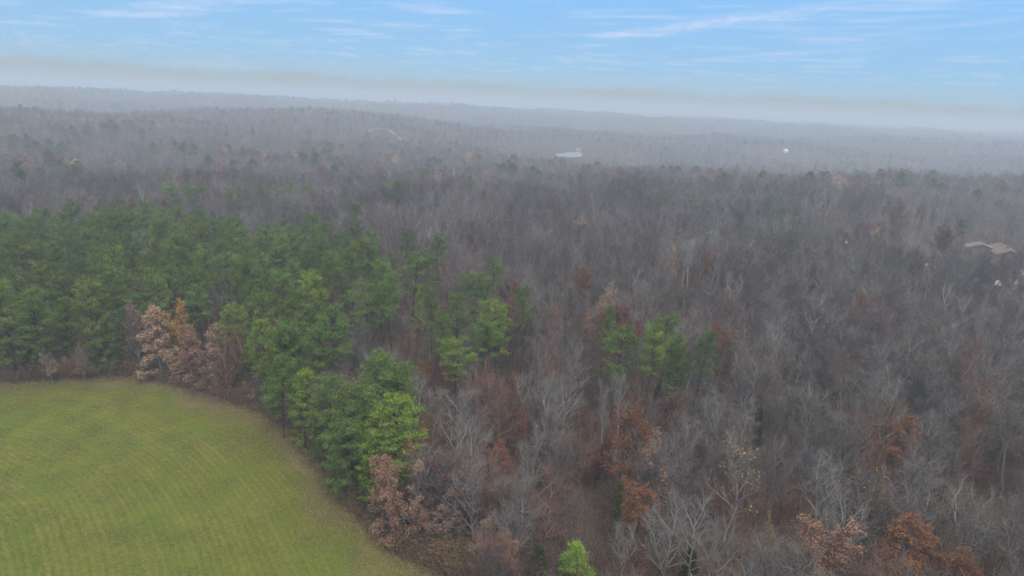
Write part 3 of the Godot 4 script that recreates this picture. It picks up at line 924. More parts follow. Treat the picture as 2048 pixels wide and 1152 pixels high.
	named("autumn_tree", "leafy", 1, -43.1, -469.9, 20, 0.38, "straw", "narrow straw coloured tree glowing in the far grey wood", "autumn tree", "", "narrow straw coloured tree")
	named("bare_tree", "bare", 3, 25.1, -78.0, 13, 1.2, "pale", "right of two white limbed forked trees near the bottom edge", "bare tree", "pale leafless trees", "right white forked tree")
	named("bare_tree", "bare", 5, 22.1, -78.9, 13, 1.1, "pale", "left of two white limbed forked trees near the bottom edge", "bare tree", "pale leafless trees", "left white forked tree")
	named("bare_tree", "bare", 4, 16.2, -77.5, 11, 0.8, "pale", "upswept pale tree below the orange leafed tree", "bare tree", "pale leafless trees", "")
	named("autumn_tree", "flecked", 0, 34.7, -90.0, 16, 1.2, "gold", "broad pale crown flecked with yellow leaves right of the bottom middle", "autumn tree", "trees with autumn leaves", "broad pale crown")
	named("bare_tree", "bare", 0, 45.6, -86.9, 17, 1.0, "pale", "tall pale vase shaped tree in the right part of the near wood", "bare tree", "pale leafless trees", "pale vase shaped tree")
	named("bare_tree", "bare", 5, 57.5, -83.6, 16, 1.1, "grey", "grey fan shaped tree above the rusty orange trees", "bare tree", "pale leafless trees", "grey fan shaped tree")
	named("bare_tree", "bare", 1, 64.4, -82.1, 15, 1.0, "pale", "pale tree at the right edge level with the fan shaped tree", "bare tree", "pale leafless trees", "pale tree at the right edge")
	named("bare_tree", "bare", 3, 45.1, -79.3, 15, 1.1, "pale", "pale forked tree with long crooked low limbs", "bare tree", "pale leafless trees", "crooked pale tree")
	named("bare_tree", "bare", 5, -6.7, -95.9, 15, 1.35, "grey", "big grey vase shaped crown, left of the rose red tree", "bare tree", "pale leafless trees", "big grey vase crown")
	named("bare_tree", "bare", 3, 4.0, -91.6, 15, 1.25, "grey", "wide grey spreading crown, right of the rose red tree", "bare tree", "pale leafless trees", "wide grey crown")
	named("bare_tree", "bare", 2, -4.0, -102.6, 15, 0.9, "mauve", "mauve grey crown behind the big grey vase crown", "bare tree", "pale leafless trees", "")
	named("bare_tree", "bare", 5, 9.4, -109.0, 16, 1.0, "pale", "pale many stemmed tree below the tall slender pine", "bare tree", "pale leafless trees", "pale many stemmed tree")
	named("bare_tree", "bare", 2, 19.9, -110.8, 19, 0.75, "pale", "white trunked tree under the wide long branched pine", "bare tree", "pale leafless trees", "white trunked tree")
	named("bare_tree", "bare", 6, 17.3, -109.6, 18, 0.7, "pale", "white trunked tree left of its twin under the wide pine", "bare tree", "pale leafless trees", "")
	named("bare_tree", "bare", 0, 34.9, -106.8, 17, 0.85, "pale", "tree with a pale trunk leaning right below the right pine clump", "bare tree", "pale leafless trees", "leaning pale trunk")
	named("bare_tree", "bare", 4, 100.7, -214.6, 21, 0.8, "pale", "tall white trunked tree in the upper right wood", "bare tree", "pale leafless trees", "tall white trunk")
	named("bare_tree", "bare", 6, 91.2, -205.2, 21, 0.7, "pale", "tall white trunked tree just left of the taller one", "bare tree", "pale leafless trees", "")
	named("bare_tree", "bare", 0, 80.1, -135.3, 20, 0.8, "pale", "tall pale tree in the middle of the right hand wood", "bare tree", "pale leafless trees", "tall pale tree at right")
	named("bare_tree", "bare", 2, 110.0, -154.0, 20, 0.7, "pale", "slim pale tree below the house at the right edge", "bare tree", "pale leafless trees", "slim pale tree below the house")
	named("bare_tree", "bare", 4, 58.4, -141.9, 19, 1.0, "pale", "pale rounded tree in the upper right middle of the wood", "bare tree", "pale leafless trees", "pale rounded tree")
	named("bare_tree", "bare", 1, 46.2, -124.4, 19, 1.0, "grey", "grey tree right of the dark red tree behind the clump", "bare tree", "pale leafless trees", "")
	named("bare_tree", "bare", 3, -105.7, -189.3, 20, 1.0, "pale", "white branched bare tree in the middle of the pine stand", "bare tree", "pale leafless trees", "white bare tree in the stand")
	named("bare_tree", "bare", 1, -86.2, -195.2, 19, 0.9, "pale", "pale bare tree right of the white branched one in the stand", "bare tree", "pale leafless trees", "pale bare tree in the stand")
	named("bare_tree", "bare", 2, -76.0, -218.1, 20, 0.8, "pale", "thin white bare tree near the back of the stand", "bare tree", "pale leafless trees", "thin white bare tree")
	named("bare_tree", "bare", 6, 23.6, -225.9, 21, 0.75, "pale", "slim white trunk left of the hazy red tree", "bare tree", "pale leafless trees", "slim white trunk")
	named("bare_tree", "bare", 2, 54.8, -234.3, 20, 0.75, "pale", "slim white trunk between the hazy red and hazy orange trees", "bare tree", "pale leafless trees", "")
	named("bare_tree", "bare", 1, -39.0, -169.1, 17, 0.8, "pale", "pale bare tree left of the open pine beside the stand", "bare tree", "pale leafless trees", "")
	named("bare_tree", "bare", 4, -31.8, -174.2, 17, 0.7, "pale", "pale bare tree right of the open pine beside the stand", "bare tree", "pale leafless trees", "")
	named("pine_tree", "pine", 1, 68.4, -395.6, 18, 0.88, "dark", "left of two hazy pines in the upper middle distance", "pine tree", "pines standing among the leafless trees", "two hazy pines")
	named("pine_tree", "low_pine", 0, 88.9, -410.5, 17, 0.84, "dark", "right of two hazy pines in the upper middle distance", "pine tree", "pines standing among the leafless trees", "")
	named("pine_tree", "low_pine", 2, -157.9, -403.1, 17, 0.79, "dark", "single hazy pine on the slope above the stand", "pine tree", "pines standing among the leafless trees", "hazy single pine")
	named("pine_tree", "low_pine", 1, -205.5, -425.9, 17, 1.06, "dark", "left pine of the hazy far clump above the stand", "pine tree", "hazy far pine clump", "far pine clump")
	named("pine_tree", "low_pine", 3, -196.7, -426.0, 18, 1.06, "dark", "tallest pine of the hazy far clump above the stand", "pine tree", "hazy far pine clump", "")
	named("pine_tree", "low_pine", 0, -184.3, -420.2, 17, 1.06, "dark", "right pine of the hazy far clump above the stand", "pine tree", "hazy far pine clump", "")
	named("pine_tree", "low_pine", 2, -231.3, -451.1, 15, 0.7, "dark", "small pine left of the hazy far clump", "pine tree", "hazy far pine clump", "")


# ---------------------------------------------------------------- the woods

func free_spot(p: Vector2, gap: float) -> bool:
	var d := p.length()
	if d < 420.0 and in_field(p):
		return false
	for t in taken:
		if p.distance_squared_to(t[0]) < (t[1] + gap) * (t[1] + gap):
			return false
	for c in clearings:
		if p.distance_squared_to(c[0]) < c[1] * c[1]:
			return false
	if Vector2((p.x - POND.x) / 42.0, (p.y - POND.y) / 150.0).length() < 1.0:
		return false
	for line in road_lines:
		if p.distance_squared_to(line[0][0]) > 62500.0:
			continue
		var pts: PackedVector2Array = line[0]
		for i in pts.size() - 1:
			if p.distance_to(Geometry2D.get_closest_point_to_segment(p, pts[i], pts[i + 1])) < line[1]:
				return false
	return true


func ordinal(n: int) -> String:
	var words := ["", "second ", "third ", "fourth ", "fifth ", "sixth ", "seventh ", "eighth ", "ninth ", "tenth ", "eleventh ", "twelfth ", "thirteenth ", "fourteenth ", "fifteenth ", "sixteenth ", "seventeenth ", "eighteenth ", "nineteenth ", "twentieth ", "twenty-first ", "twenty-second ", "twenty-third ", "twenty-fourth ", "twenty-fifth ", "twenty-sixth ", "twenty-seventh ", "twenty-eighth ", "twenty-ninth ", "thirtieth "]
	return words[n] if n < words.size() else "further "


func seen(p: Vector2, y: float) -> Vector2:
	var d := p.length()
	return Vector2(rad_to_deg(atan2(p.x, -p.y)), rad_to_deg(atan2(y - EYE, d)))


var label_counts := {}

func label_for(p: Vector2, tall: float, adjective: String, noun: String) -> String:
	# which tree it is, told from the nearest thing that has a look of its own
	var me := seen(p, tall * 0.7)
	var best := 1e9
	var m: Dictionary
	for k in marks:
		var o := seen(k.at, k.tall * 0.7)
		var d := (o - me).length()
		if d < best:
			best = d
			m = k
	var o := seen(m.at, m.tall * 0.7)
	var side := me.x - o.x
	var deep: float = p.length() - m.at.length()
	var where := "just left of" if side < 0.0 else "just right of"
	if absf(side) < absf(me.y - o.y) * 1.1:
		where = "behind" if deep > 0.0 else "in front of"
	elif absf(me.y - o.y) > absf(side) * 0.4:
		where = ("behind and left of" if side < 0.0 else "behind and right of") if deep > 0.0 else ("before and left of" if side < 0.0 else "before and right of")
	var key := noun + where + str(m.short)
	var n: int = label_counts.get(key, 0)
	label_counts[key] = n + 1
	return "%s%s %s %s the %s" % [ordinal(n), adjective, noun, where, m.short]


func d2(p: Vector2) -> float:
	return p.length()


func bare_variant(p: Vector2) -> int:
	# tall clear trunks farther back and to the right, spreading crowns near the field
	if (p.length() > 190.0 or p.x > 60.0) and rng.randf() < 0.62:
		return [2, 6, 9, 11, 0, 4][rng.randi_range(0, 5)]
	return rng.randi_range(0, 11)


func tree_height(p: Vector2) -> float:
	var t := rng.randf_range(11.0, 16.0) + 4.5 * smoothstep(210.0, 420.0, p.length()) + 4.0 * smoothstep(30.0, 80.0, p.x)
	return t * lerpf(0.3, 1.0, smoothstep(62.0, 100.0, p.distance_to(Vector2(222, -326))))


func make_woods() -> void:
	var bare := []
	var pines := []
	var leafy := []
	var far := {}
	# rings of a jittered grid, ever wider spaced
	var rings := [[60.0, 480.0, 6.15], [480.0, 1000.0, 7.4], [1000.0, 2000.0, 10.5], [2000.0, 4300.0, 16.0]]
	for ring in rings:
		var step: float = ring[2]
		var reach: float = ring[1]
		var ix := int(reach / step)
		for iz in range(0, ix + 1):
			for k in range(-ix, ix + 1):
				var p := Vector2(k, -iz) * step + Vector2(rng.randf_range(-0.46, 0.46), rng.randf_range(-0.46, 0.46)) * step
				var chance := rng.randf()
				var d := p.length()
				if d < ring[0] or d >= reach:
					continue
				if absf(p.x) > -p.y * 0.98 + 26.0:
					continue
				var stand := d < 480.0 and Geometry2D.is_point_in_polygon(p, pine_stand)
				if not free_spot(p, 1.0 if stand else 1.6):
					continue
				var sort := "bare"
				var near_corner := d < 165.0 and p.x < 34.0
				if not stand and not near_corner and chance < smoothstep(0.1, 0.5, tone_noise.get_noise_2d(p.x * 1.3 - 300.0, p.y * 1.3 + 90.0)) * 0.75:
					continue
				chance = rng.randf()
				var clump := tone_noise.get_noise_2d(p.x * 0.8 + 900.0, p.y * 0.8)
				if stand:
					sort = "pine" if chance < 0.86 else "bare"
				elif chance < (0.07 if d < 175.0 and p.x < 75.0 else 0.022) + (0.13 if d < 300.0 else 0.30) * smoothstep(0.12, 0.5, clump):
					sort = "leafy"
				elif d > 330.0 and (chance > 0.995 or (chance > 0.8 and tone_noise.get_noise_2d(p.x * 1.1 + 77.0, p.y * 1.1 - 40.0) > 0.47)):
					sort = "pine"
				if d < 480.0:
					(pines if sort == "pine" else leafy if sort == "leafy" else bare).push_back(p)
				else:
					if not far.has(sort):
						far[sort] = []
					far[sort].push_back(p)
	for k in range(20, 96):
		if k % 2 == 0 and rng.randf() < 0.3:
			continue
		var out := (field_edge[k + 1] - field_edge[k - 1]).normalized().orthogonal()
		var p := field_edge[k] + out * (rng.randf_range(0.3, 3.2) if k < 66 else rng.randf_range(2.0, 5.5)) * (1.0 if not in_field(field_edge[k] + out * 2.0) else -1.0)
		if not free_spot(p, -1.2):
			continue
		var tall := rng.randf_range(4.0, 8.5) if k < 66 else rng.randf_range(5.0, 10.0)
		var tone: String = ["tan", "pinkish", "russet", "tan", "tan", "maroon"][rng.randi_range(0, 5)]
		var leafed := rng.randf() < (0.5 if k < 66 else 0.22)
		tree("rim_tree", "edge", 0 if leafed else 1, p.x, p.y, tall, rng.randf_range(1.0, 1.5), TONES.grey, LEAVES[tone] as Color * 0.85, label_for(p, tall, {"russet": "rusty brown", "maroon": "dark reddish", "tan": "tan", "pinkish": "pinkish brown"}[tone], "small tree"), "small tree", "small trees along the rim of the field")
		taken.push_back([p, 1.0])
		if k >= 60:
			# a taller bare wall behind the low rim
			var q := p + (p - Vector2(-95, -60)).normalized() * rng.randf_range(3.5, 6.5)
			if free_spot(q, -1.0):
				var grown := rng.randf_range(9.5, 13.5)
				var shade: Color = [TONES.grey, TONES.mauve, Color(0.252, 0.17, 0.13), TONES.grey][rng.randi_range(0, 3)]
				tree("bare_tree", "bare", [1, 3, 5, 8][rng.randi_range(0, 3)], q.x, q.y, grown, rng.randf_range(1.1, 1.4), shade, shade, label_for(q, grown, "spreading bare", "field side tree"), "bare tree", "leafless trees of the wood")
				taken.push_back([q, 1.5])
	var by_range := func(a: Vector2, b: Vector2) -> bool: return a.length_squared() < b.length_squared()
	bare.sort_custom(by_range)
	pines.sort_custom(by_range)
	leafy.sort_custom(by_range)
	print("near bare ", bare.size(), " pines ", pines.size(), " leafy ", leafy.size(), " far ", far.get("bare", []).size())
	var rest := {"bare": [], "pine": [], "leafy": []}
	var left := 255
	for p: Vector2 in bare:
		var view := seen(p, 8.0)
		if left > 0 and absf(view.x) < 39.0 and view.y > -39.0:
			left -= 1
			var tall := tree_height(p)
			var pale := rng.randf() < 0.24
			var tone: Color = (TONES.pale as Color).lerp(bare_tint(p), 0.45) if pale else bare_tint(p)
			tone = tone * rng.randf_range(0.6, 1.22)
			tone = Color(snappedf(tone.r, 0.012), snappedf(tone.g, 0.012), snappedf(tone.b, 0.012))
			var rusty := not pale and d2(p) < 175.0 and rng.randf() < 0.22
			if rusty:
				tone = Color(0.252, 0.156, 0.12)
			var word := "rusty twigged leafless" if rusty else "pale leafless" if pale else "pinkish grey leafless" if tone.r > tone.b * 1.27 else "grey leafless"
			var noun := "tree"
			tree("bare_tree", "bare", bare_variant(p), p.x, p.y, tall, rng.randf_range(1.0, 1.4), tone, tone.lerp(TONES.grey * 0.9, 0.5) if pale else tone, label_for(p, tall, word, noun), "bare tree", "leafless trees of the wood")
		else:
			rest.bare.push_back(p)
	left = 230
	for p: Vector2 in pines:
		var view := seen(p, 16.0)
		if left > 0 and absf(view.x) < 39.0 and view.y > -39.0:
			left -= 1
			var tall := rng.randf_range(15.5, 22.5)
			var near_edge := edge_distance(p) < 9.0
			var t := rng.randf_range(0.75, 1.25)
			var leaf := Color(snappedf(t * rng.randf_range(0.9, 1.15), 0.1), snappedf(t, 0.1), snappedf(t * 1.0, 0.1))
			tree("pine_tree", "low_pine" if near_edge else "pine", rng.randi_range(0, 9), p.x, p.y, tall, rng.randf_range(0.68, 0.96), Color.WHITE, leaf, label_for(p, tall, "green", "pine"), "pine tree", "pines of the stand beside the field")
		else:
			rest.pine.push_back(p)
	left = 60
	for p: Vector2 in leafy:
		var view := seen(p, 8.0)
		if left > 0 and absf(view.x) < 39.0 and view.y > -39.0:
			left -= 1
			var tall := rng.randf_range(9.0, 17.0)
			var tone: String = ["russet", "maroon", "tan", "pinkish", "russet", "tan"][rng.randi_range(0, 5)]
			tree("russet_tree", "leafy" if rng.randf() < 0.3 else "thin_leafed", rng.randi_range(0, 5), p.x, p.y, tall, rng.randf_range(0.9, 1.2), TONES.grey, LEAVES[tone], label_for(p, tall, {"russet": "rusty brown", "maroon": "dark reddish", "tan": "tan leafed", "pinkish": "pinkish brown"}[tone], "autumn tree"), "autumn tree", "trees that keep some autumn leaves")
		else:
			rest.leafy.push_back(p)
	var wood := mass("far_woodland", "grey brown leafless woodland running back into the haze", "woodland")
	fill(wood, "bare_trees", "bare", rest.bare, Vector2(14, 19), Vector2(0.9, 1.2), 0)
	fill(wood, "bare_trees", "far_bare", far.bare, Vector2(13, 19), Vector2(1.1, 1.7), 0)
	var autumn := mass("far_autumn_woodland", "rust and red tinged trees scattered through the far leafless woods", "woodland")
	fill(autumn, "russet_trees", "leafy", rest.leafy, Vector2(9, 17), Vector2(0.9, 1.2), 1)
	fill(autumn, "russet_trees", "far_leafy", far.get("leafy", []), Vector2(11, 18), Vector2(0.9, 1.4), 1)
	var green := mass("far_pine_woodland", "dark green back rows of the pine stand and stray pines in the far woods", "woodland")
	fill(green, "pine_trees", "pine", rest.pine, Vector2(17, 22), Vector2(0.7, 1.0), 2)
	fill(green, "pine_trees", "far_pine", far.get("pine", []), Vector2(14, 20), Vector2(0.9, 1.3), 2)


func fill(parent: Node3D, called: String, sort: String, spots: Array, tall: Vector2, wide: Vector2, tone: int) -> void:
	var n: int = kinds[sort].size()
	var places := []
	var colours := []
	for i in n:
		places.push_back([])
		colours.push_back([])
	for p: Vector2 in spots:
		var k := bare_variant(p) if sort == "bare" else rng.randi_range(0, n - 1)
		var t := (tree_height(p) if sort == "bare" else rng.randf_range(tall.x, tall.y)) / 20.0
		var wet := Vector2((p.x - POND.x) / 140.0, (p.y - POND.y) / 330.0).length()
		wet = minf(wet, p.distance_to(Vector2(560, -1450)) / 110.0)
		t *= lerpf(0.4, 1.0, smoothstep(0.8, 1.1, wet))
		var w := t * rng.randf_range(wide.x, wide.y)
		if p.length() > 1900.0:
			w *= 1.35
		places[k].push_back(Transform3D(Basis(Vector3.UP, rng.randf() * TAU).scaled_local(Vector3(w, t, w)), Vector3(p.x, land(p.x, p.y), p.y)))
		var c := Color.WHITE
		var f := rng.randf_range(0.72, 1.18) * (1.0 + 0.5 * tone_noise.get_noise_2d(p.x * 1.6 - 700.0, p.y * 1.6))
		if tone == 0:
			c = bare_tint(p)
			if rng.randf() < 0.10:
				c = c.lerp(TONES.pale, 0.5)
		elif tone == 1:
			c = [LEAVES.russet, LEAVES.maroon, LEAVES.tan, LEAVES.red, LEAVES.russet, LEAVES.maroon][rng.randi_range(0, 5)]
			c = c.lerp(TONES.mauve, 0.2)
		colours[k].push_back(Color(c.r * f, c.g * f, c.b * f))
	for i in n:
		copies_of(called, whole(kinds[sort][i]), places[i], colours[i], parent)


func make_undergrowth() -> void:
	var brush: Array[ArrayMesh] = []
	for s in 4:
		var g := Geo.new()
		g.r.seed = 500 + s
		var poles := s >= 2
		for i in (5 if poles else 9):
			var p := Vector3(g.r.randf_range(-1.6, 1.6), -0.2, g.r.randf_range(-1.6, 1.6))
			var high := g.r.randf_range(4.0, 8.0) if poles else g.r.randf_range(1.2, 3.2)
			var stem := curve(g, p, Vector3(g.r.randfn(0, 0.15), 1, g.r.randfn(0, 0.15)).normalized(), high, 5, 0.05, 0.09)
			g.tube(stem, 0.045 if poles else 0.022, 0.008, 3, Color(0.9, 0.88, 0.86))
			for k in (26 if poles else 16):
				var kt := g.r.randf_range(1.2 if poles else 0.6, 4.99)
				var b := stem[int(kt)].lerp(stem[int(kt) + 1], kt - int(kt))
				var e := b + Vector3(g.r.randfn(0, 0.6), g.r.randf_range(0.1, 0.7), g.r.randfn(0, 0.6))
				g.twig(b, e, 0.03, g.shade(Color(0.85, 0.8, 0.78), 0.25))
				if s % 2 == 0 and g.r.randf() < 0.5:
					g.leaf(e, g.r.randf_range(0.14, 0.28), g.shade(Color(1.0, 0.62, 0.42), 0.3))
		brush.push_back(g.mesh(bark_free()))
	var places := [[], [], [], []]
	var colours := [[], [], [], []]
	for i in 17000:
		var d := sqrt(rng.randf()) * 420.0
		var a := rng.randf_range(-0.76, 0.76)
		var p := Vector2(sin(a), -cos(a)) * d
		if d < 62.0 or in_field(p) or (d > 240.0 and i % 3 == 0) or (d > 230.0 and p.distance_to(Vector2(222, -326)) < 75.0):
			continue
		var s := rng.randi_range(0, 3)
		var f := rng.randf_range(0.7, 1.2)
		var w := rng.randf_range(0.8, 1.4)
		var red := clampf(tone_noise.get_noise_2d(p.x * 2.2, p.y * 2.2 + 300.0) * 1.4 + 0.4, 0.0, 1.0)
		places[s].push_back(Transform3D(Basis(Vector3.UP, rng.randf() * TAU).scaled(Vector3(w, w * rng.randf_range(0.7, 1.15), w)), Vector3(p.x, land(p.x, p.y), p.y)))
		var c := Color(0.125, 0.105, 0.095).lerp(Color(0.145, 0.078, 0.066), red)
		colours[s].push_back(Color(c.r * f, c.g * f, c.b * f))
	# bushy rim along the field
	for i in 2400:
		var k := rng.randi_range(18, 95)
		var p := field_edge[k] + Vector2(rng.randfn(0, 2.2), rng.randfn(0, 2.2)) + Vector2(2.2, -2.4)
		if edge_distance(p) > 1.0 and in_field(p):
			continue
		var s := rng.randi_range(0, 1)
		var c: Color = [Color(0.22, 0.15, 0.10), Color(0.17, 0.12, 0.10), Color(0.26, 0.20, 0.11), Color(0.16, 0.15, 0.09)][rng.randi_range(0, 3)]
		places[s].push_back(Transform3D(Basis(Vector3.UP, rng.randf() * TAU).scaled(Vector3.ONE * rng.randf_range(0.35, 1.5)), Vector3(p.x, 0.0, p.y)))
		colours[s].push_back(c)
	var o := mass("undergrowth", "reddish brown brush and thin saplings between the trunks of the wood", "undergrowth")
	for s in 4:
		copies_of("brush", brush[s], places[s], colours[s], o)


# ---------------------------------------------------------------- roads, water, buildings

func make_roads_and_water() -> void:
	var gravel := StandardMaterial3D.new()
	gravel.resource_name = "gravel"
	gravel.albedo_texture = noise_picture(61, 0.08, 4, [0.3, 0.7], [Color(0.27, 0.27, 0.27), Color(0.42, 0.42, 0.41)], 256)
	gravel.uv1_triplanar = true
	gravel.uv1_world_triplanar = true
	gravel.uv1_scale = Vector3.ONE * 0.2
	gravel.roughness = 0.95
	var sand := StandardMaterial3D.new()
	sand.resource_name = "sand"
	sand.albedo_texture = noise_picture(62, 0.06, 4, [0.3, 0.7], [Color(0.36, 0.31, 0.25), Color(0.48, 0.43, 0.36)], 256)
	sand.uv1_triplanar = true
	sand.uv1_world_triplanar = true
	sand.uv1_scale = Vector3.ONE * 0.05
	sand.roughness = 0.95
	strip("driveway", [Vector2(140, -374), Vector2(184, -376), Vector2(191, -358), Vector2(190.5, -329), Vector2(191.6, -306), Vector2(191, -286), Vector2(199, -276), Vector2(214, -282), Vector2(226, -300), Vector2(230, -325)], 4.2, gravel, 6.5)
	strip("road", [Vector2(-10, -380), Vector2(46, -371), Vector2(94, -362), Vector2(140, -374)], 3.6, gravel, 4.0)
	strip("parking_pad", [Vector2(196, -273), Vector2(206, -276), Vector2(214, -280)], 9.0, sand, 9.0)
	strip("sandy_track", [Vector2(-262, -1120), Vector2(-258, -1165), Vector2(-240, -1192), Vector2(-222, -1190), Vector2(-196, -1150), Vector2(-160, -1104)], 3.0, sand, 10.0)
	clearings.push_back([Vector2(-228, -1165), 52.0])
	clearings.push_back([Vector2(585, -1530), 34.0])
	clearings.push_back([Vector2(257, -354), 19.0])
	clearings.push_back([Vector2(240, -328), 27.0])
	clearings.push_back([Vector2(222, -303), 22.0])
	clearings.push_back([Vector2(9.5, -75), 5.5])
	clearings.push_back([Vector2(220, -288), 12.0])

	var water := StandardMaterial3D.new()
	water.resource_name = "water"
	water.albedo_color = Color(0.45, 0.46, 0.46)
	water.roughness = 0.4
	water.metallic_specular = 0.5
	var w := PackedVector3Array()
	for k in 48:
		var a0 := TAU * k / 48.0
		var a1 := TAU * (k + 1) / 48.0
		w.append_array([pond_rim(0.0, 0.0), pond_rim(a0, 1.0), pond_rim(a1, 1.0)])
	var arr := []
	arr.resize(Mesh.ARRAY_MAX)
	arr[Mesh.ARRAY_VERTEX] = w
	var pm := ArrayMesh.new()
	pm.add_surface_from_arrays(Mesh.PRIMITIVE_TRIANGLES, arr)
	pm.surface_set_material(0, water)
	setting("water", pm)


func pond_rim(a: float, reach: float) -> Vector3:
	var r := reach * (1.0 + 0.12 * sin(a * 3.0 + 1.0) + 0.06 * sin(a * 7.0))
	return Vector3(POND.x + sin(a) * 21.0 * r + cos(a) * 12.0 * r, POND_LEVEL, POND.y - cos(a) * 66.0 * r)


func strip(called: String, line: Array, width: float, m: Material, clear: float) -> void:
	var pts := PackedVector2Array()
	for i in line.size() - 1:
		for k in 8:
			pts.push_back((line[i] as Vector2).cubic_interpolate(line[i + 1], line[maxi(i - 1, 0)], line[mini(i + 2, line.size() - 1)], k / 8.0))
	pts.push_back(line[line.size() - 1])
	road_lines.push_back([pts, clear, called])
	var v := PackedVector3Array()
	for i in pts.size() - 1:
		var d0 := (pts[mini(i + 1, pts.size() - 1)] - pts[maxi(i - 1, 0)]).normalized().orthogonal()
		var d1 := (pts[mini(i + 2, pts.size() - 1)] - pts[i]).normalized().orthogonal()
		var q := [pts[i] - d0 * width * 0.5, pts[i] + d0 * width * 0.5, pts[i + 1] + d1 * width * 0.5, pts[i + 1] - d1 * width * 0.5]
		var p: Array[Vector3] = []
		for c: Vector2 in q:
			p.push_back(Vector3(c.x, land(c.x, c.y) + 0.35, c.y))
		v.append_array([p[0], p[1], p[2], p[0], p[2], p[3]])
	var arr := []
	arr.resize(Mesh.ARRAY_MAX)
	arr[Mesh.ARRAY_VERTEX] = v
	var mesh := ArrayMesh.new()
	mesh.add_surface_from_arrays(Mesh.PRIMITIVE_TRIANGLES, arr)
	mesh.surface_set_material(0, m)
	setting(called, mesh)



func make_buildings() -> void:
	# brown ranch house with a wing, half hidden by trees
	var h := thing("ranch_house", "long brown roofed house half hidden by trees at the right edge", "house", Vector3(257, 0, -354), deg_to_rad(66.0))
	var wallc := Color(0.24, 0.16, 0.12)
	var g := Geo.new()
	gable_walls(g, Vector3(0, 0, 0), 27.0, 11.0, 3.0, 2.6, wallc)
	gable_walls(g, Vector3(6.0, 0, -9.5), 9.0, 12.0, 3.0, 2.3, wallc)
	part("wall", g, "masonry", h)
	for spec in [[Vector3(0, 3.0, 0), 27.0, 11.0, 2.6, Color(0.155, 0.12, 0.102)], [Vector3(6.0, 3.0, -9.6), 9.4, 13.0, 2.3, Color(0.19, 0.147, 0.118)]]:
		for side in [-1.0, 1.0]:
			var r := Geo.new()
			r.r.seed = 7
			roof_slope(r, spec[0], spec[1], spec[2], spec[3], side, spec[4])
			part("roof", r, "roofing", h)
	var ch := Geo.new()
	ch.box(Vector3(-5.6, 4.0, -0.5), Vector3(-4.4, 7.0, 0.5), Color(0.26, 0.13, 0.10))
	part("chimney", ch, "masonry", h)
	for k in 5:
		var x := -10.5 + k * 5.0
		if k == 2:
			var dr := Geo.new()
			dr.box(Vector3(x - 0.5, 0.0, 5.5), Vector3(x + 0.5, 2.1, 5.56), Color(0.5, 0.48, 0.44))
			part("door", dr, "paint", h)
			continue
		window_on(h, Vector3(x, 1.7, 5.5), 1.6, 1.2)
	mark(257, -354, 5, "brown roofed house")

	# white van parked by the house
	var van := thing("parked_van", "white van parked beside the gravel drive at the right edge", "van", Vector3(216, 0, -287), deg_to_rad(20.0))
	var b := Geo.new()
	var white := Color(0.80, 0.80, 0.80)
	var prof := [Vector2(-2.6, 0.45), Vector2(-2.6, 2.15), Vector2(-2.45, 2.3), Vector2(1.1, 2.3), Vector2(1.95, 1.35), Vector2(2.55, 1.15), Vector2(2.65, 0.45)]
	for i in prof.size():
		var p: Vector2 = prof[i]
		var q: Vector2 = prof[(i + 1) % prof.size()]
		b.quad(Vector3(p.x, p.y, -0.95), Vector3(q.x, q.y, -0.95), Vector3(q.x, q.y, 0.95), Vector3(p.x, p.y, 0.95), white)
		for s in [-0.95, 0.95]:
			b.tri(Vector3(0, 1.2, s), Vector3(p.x, p.y, s), Vector3(q.x, q.y, s), white)
	part("body", b, "car_paint", van)
	for s in [-1.0, 1.0]:
		var wd := Geo.new()
		wd.quad(Vector3(0.2, 1.4, 0.953 * s), Vector3(1.7, 1.4, 0.953 * s), Vector3(1.0, 2.15, 0.953 * s), Vector3(0.2, 2.15, 0.953 * s), Color(0.03, 0.035, 0.04))
		part("side_window", wd, "glass", van)
	var ws := Geo.new()
	ws.quad(Vector3(1.16, 2.24, -0.82), Vector3(1.16, 2.24, 0.82), Vector3(1.93, 1.385, 0.86), Vector3(1.93, 1.385, -0.86), Color(0.03, 0.035, 0.04))
	part("windscreen", ws, "glass", van)
	for wx in [-1.7, 1.7]:
		for wz in [-0.9, 0.9]:
			var wh := Geo.new()
			wh.tube(PackedVector3Array([Vector3(wx, 0.36, wz - 0.12), Vector3(wx, 0.36, wz + 0.12)]), 0.36, 0.36, 14, Color(0.03, 0.03, 0.03), 0.0)
			for k in 14:
				for e in [-0.12, 0.12]:
					wh.tri(Vector3(wx, 0.36, wz + e), Vector3(wx + cos(TAU * k / 14.0) * 0.36, 0.36 + sin(TAU * k / 14.0) * 0.36, wz + e), Vector3(wx + cos(TAU * (k + 1) / 14.0) * 0.36, 0.36 + sin(TAU * (k + 1) / 14.0) * 0.36, wz + e), Color(0.12, 0.12, 0.12))
			part("wheel", wh, "rubber", van)
	mark(216, -287, 2, "white van")

	# far white barn
	var barn := thing("white_barn", "tiny white gabled barn far off in the haze right of centre", "barn", Vector3(585, 0, -1530), deg_to_rad(25.0))
	barn.scale = Vector3.ONE * 0.75
	var bg := Geo.new()
	gable_walls(bg, Vector3.ZERO, 12.0, 9.0, 5.5, 4.0, Color(0.82, 0.82, 0.82))
	part("wall", bg, "paint", barn)
	for side in [-1.0, 1.0]:
		var r := Geo.new()
		roof_slope(r, Vector3(0, 5.5, 0), 12.0, 9.0, 4.0, side, Color(0.78, 0.79, 0.80))
		part("roof", r, "paint", barn)
	var bd := Geo.new()
	bd.box(Vector3(-1.5, 0, 4.5), Vector3(1.5, 3.6, 4.58), Color(0.6, 0.6, 0.6))
	part("door", bd, "paint", barn)
	window_on(barn, Vector3(4.0, 3.0, 4.5), 1.6, 1.8)
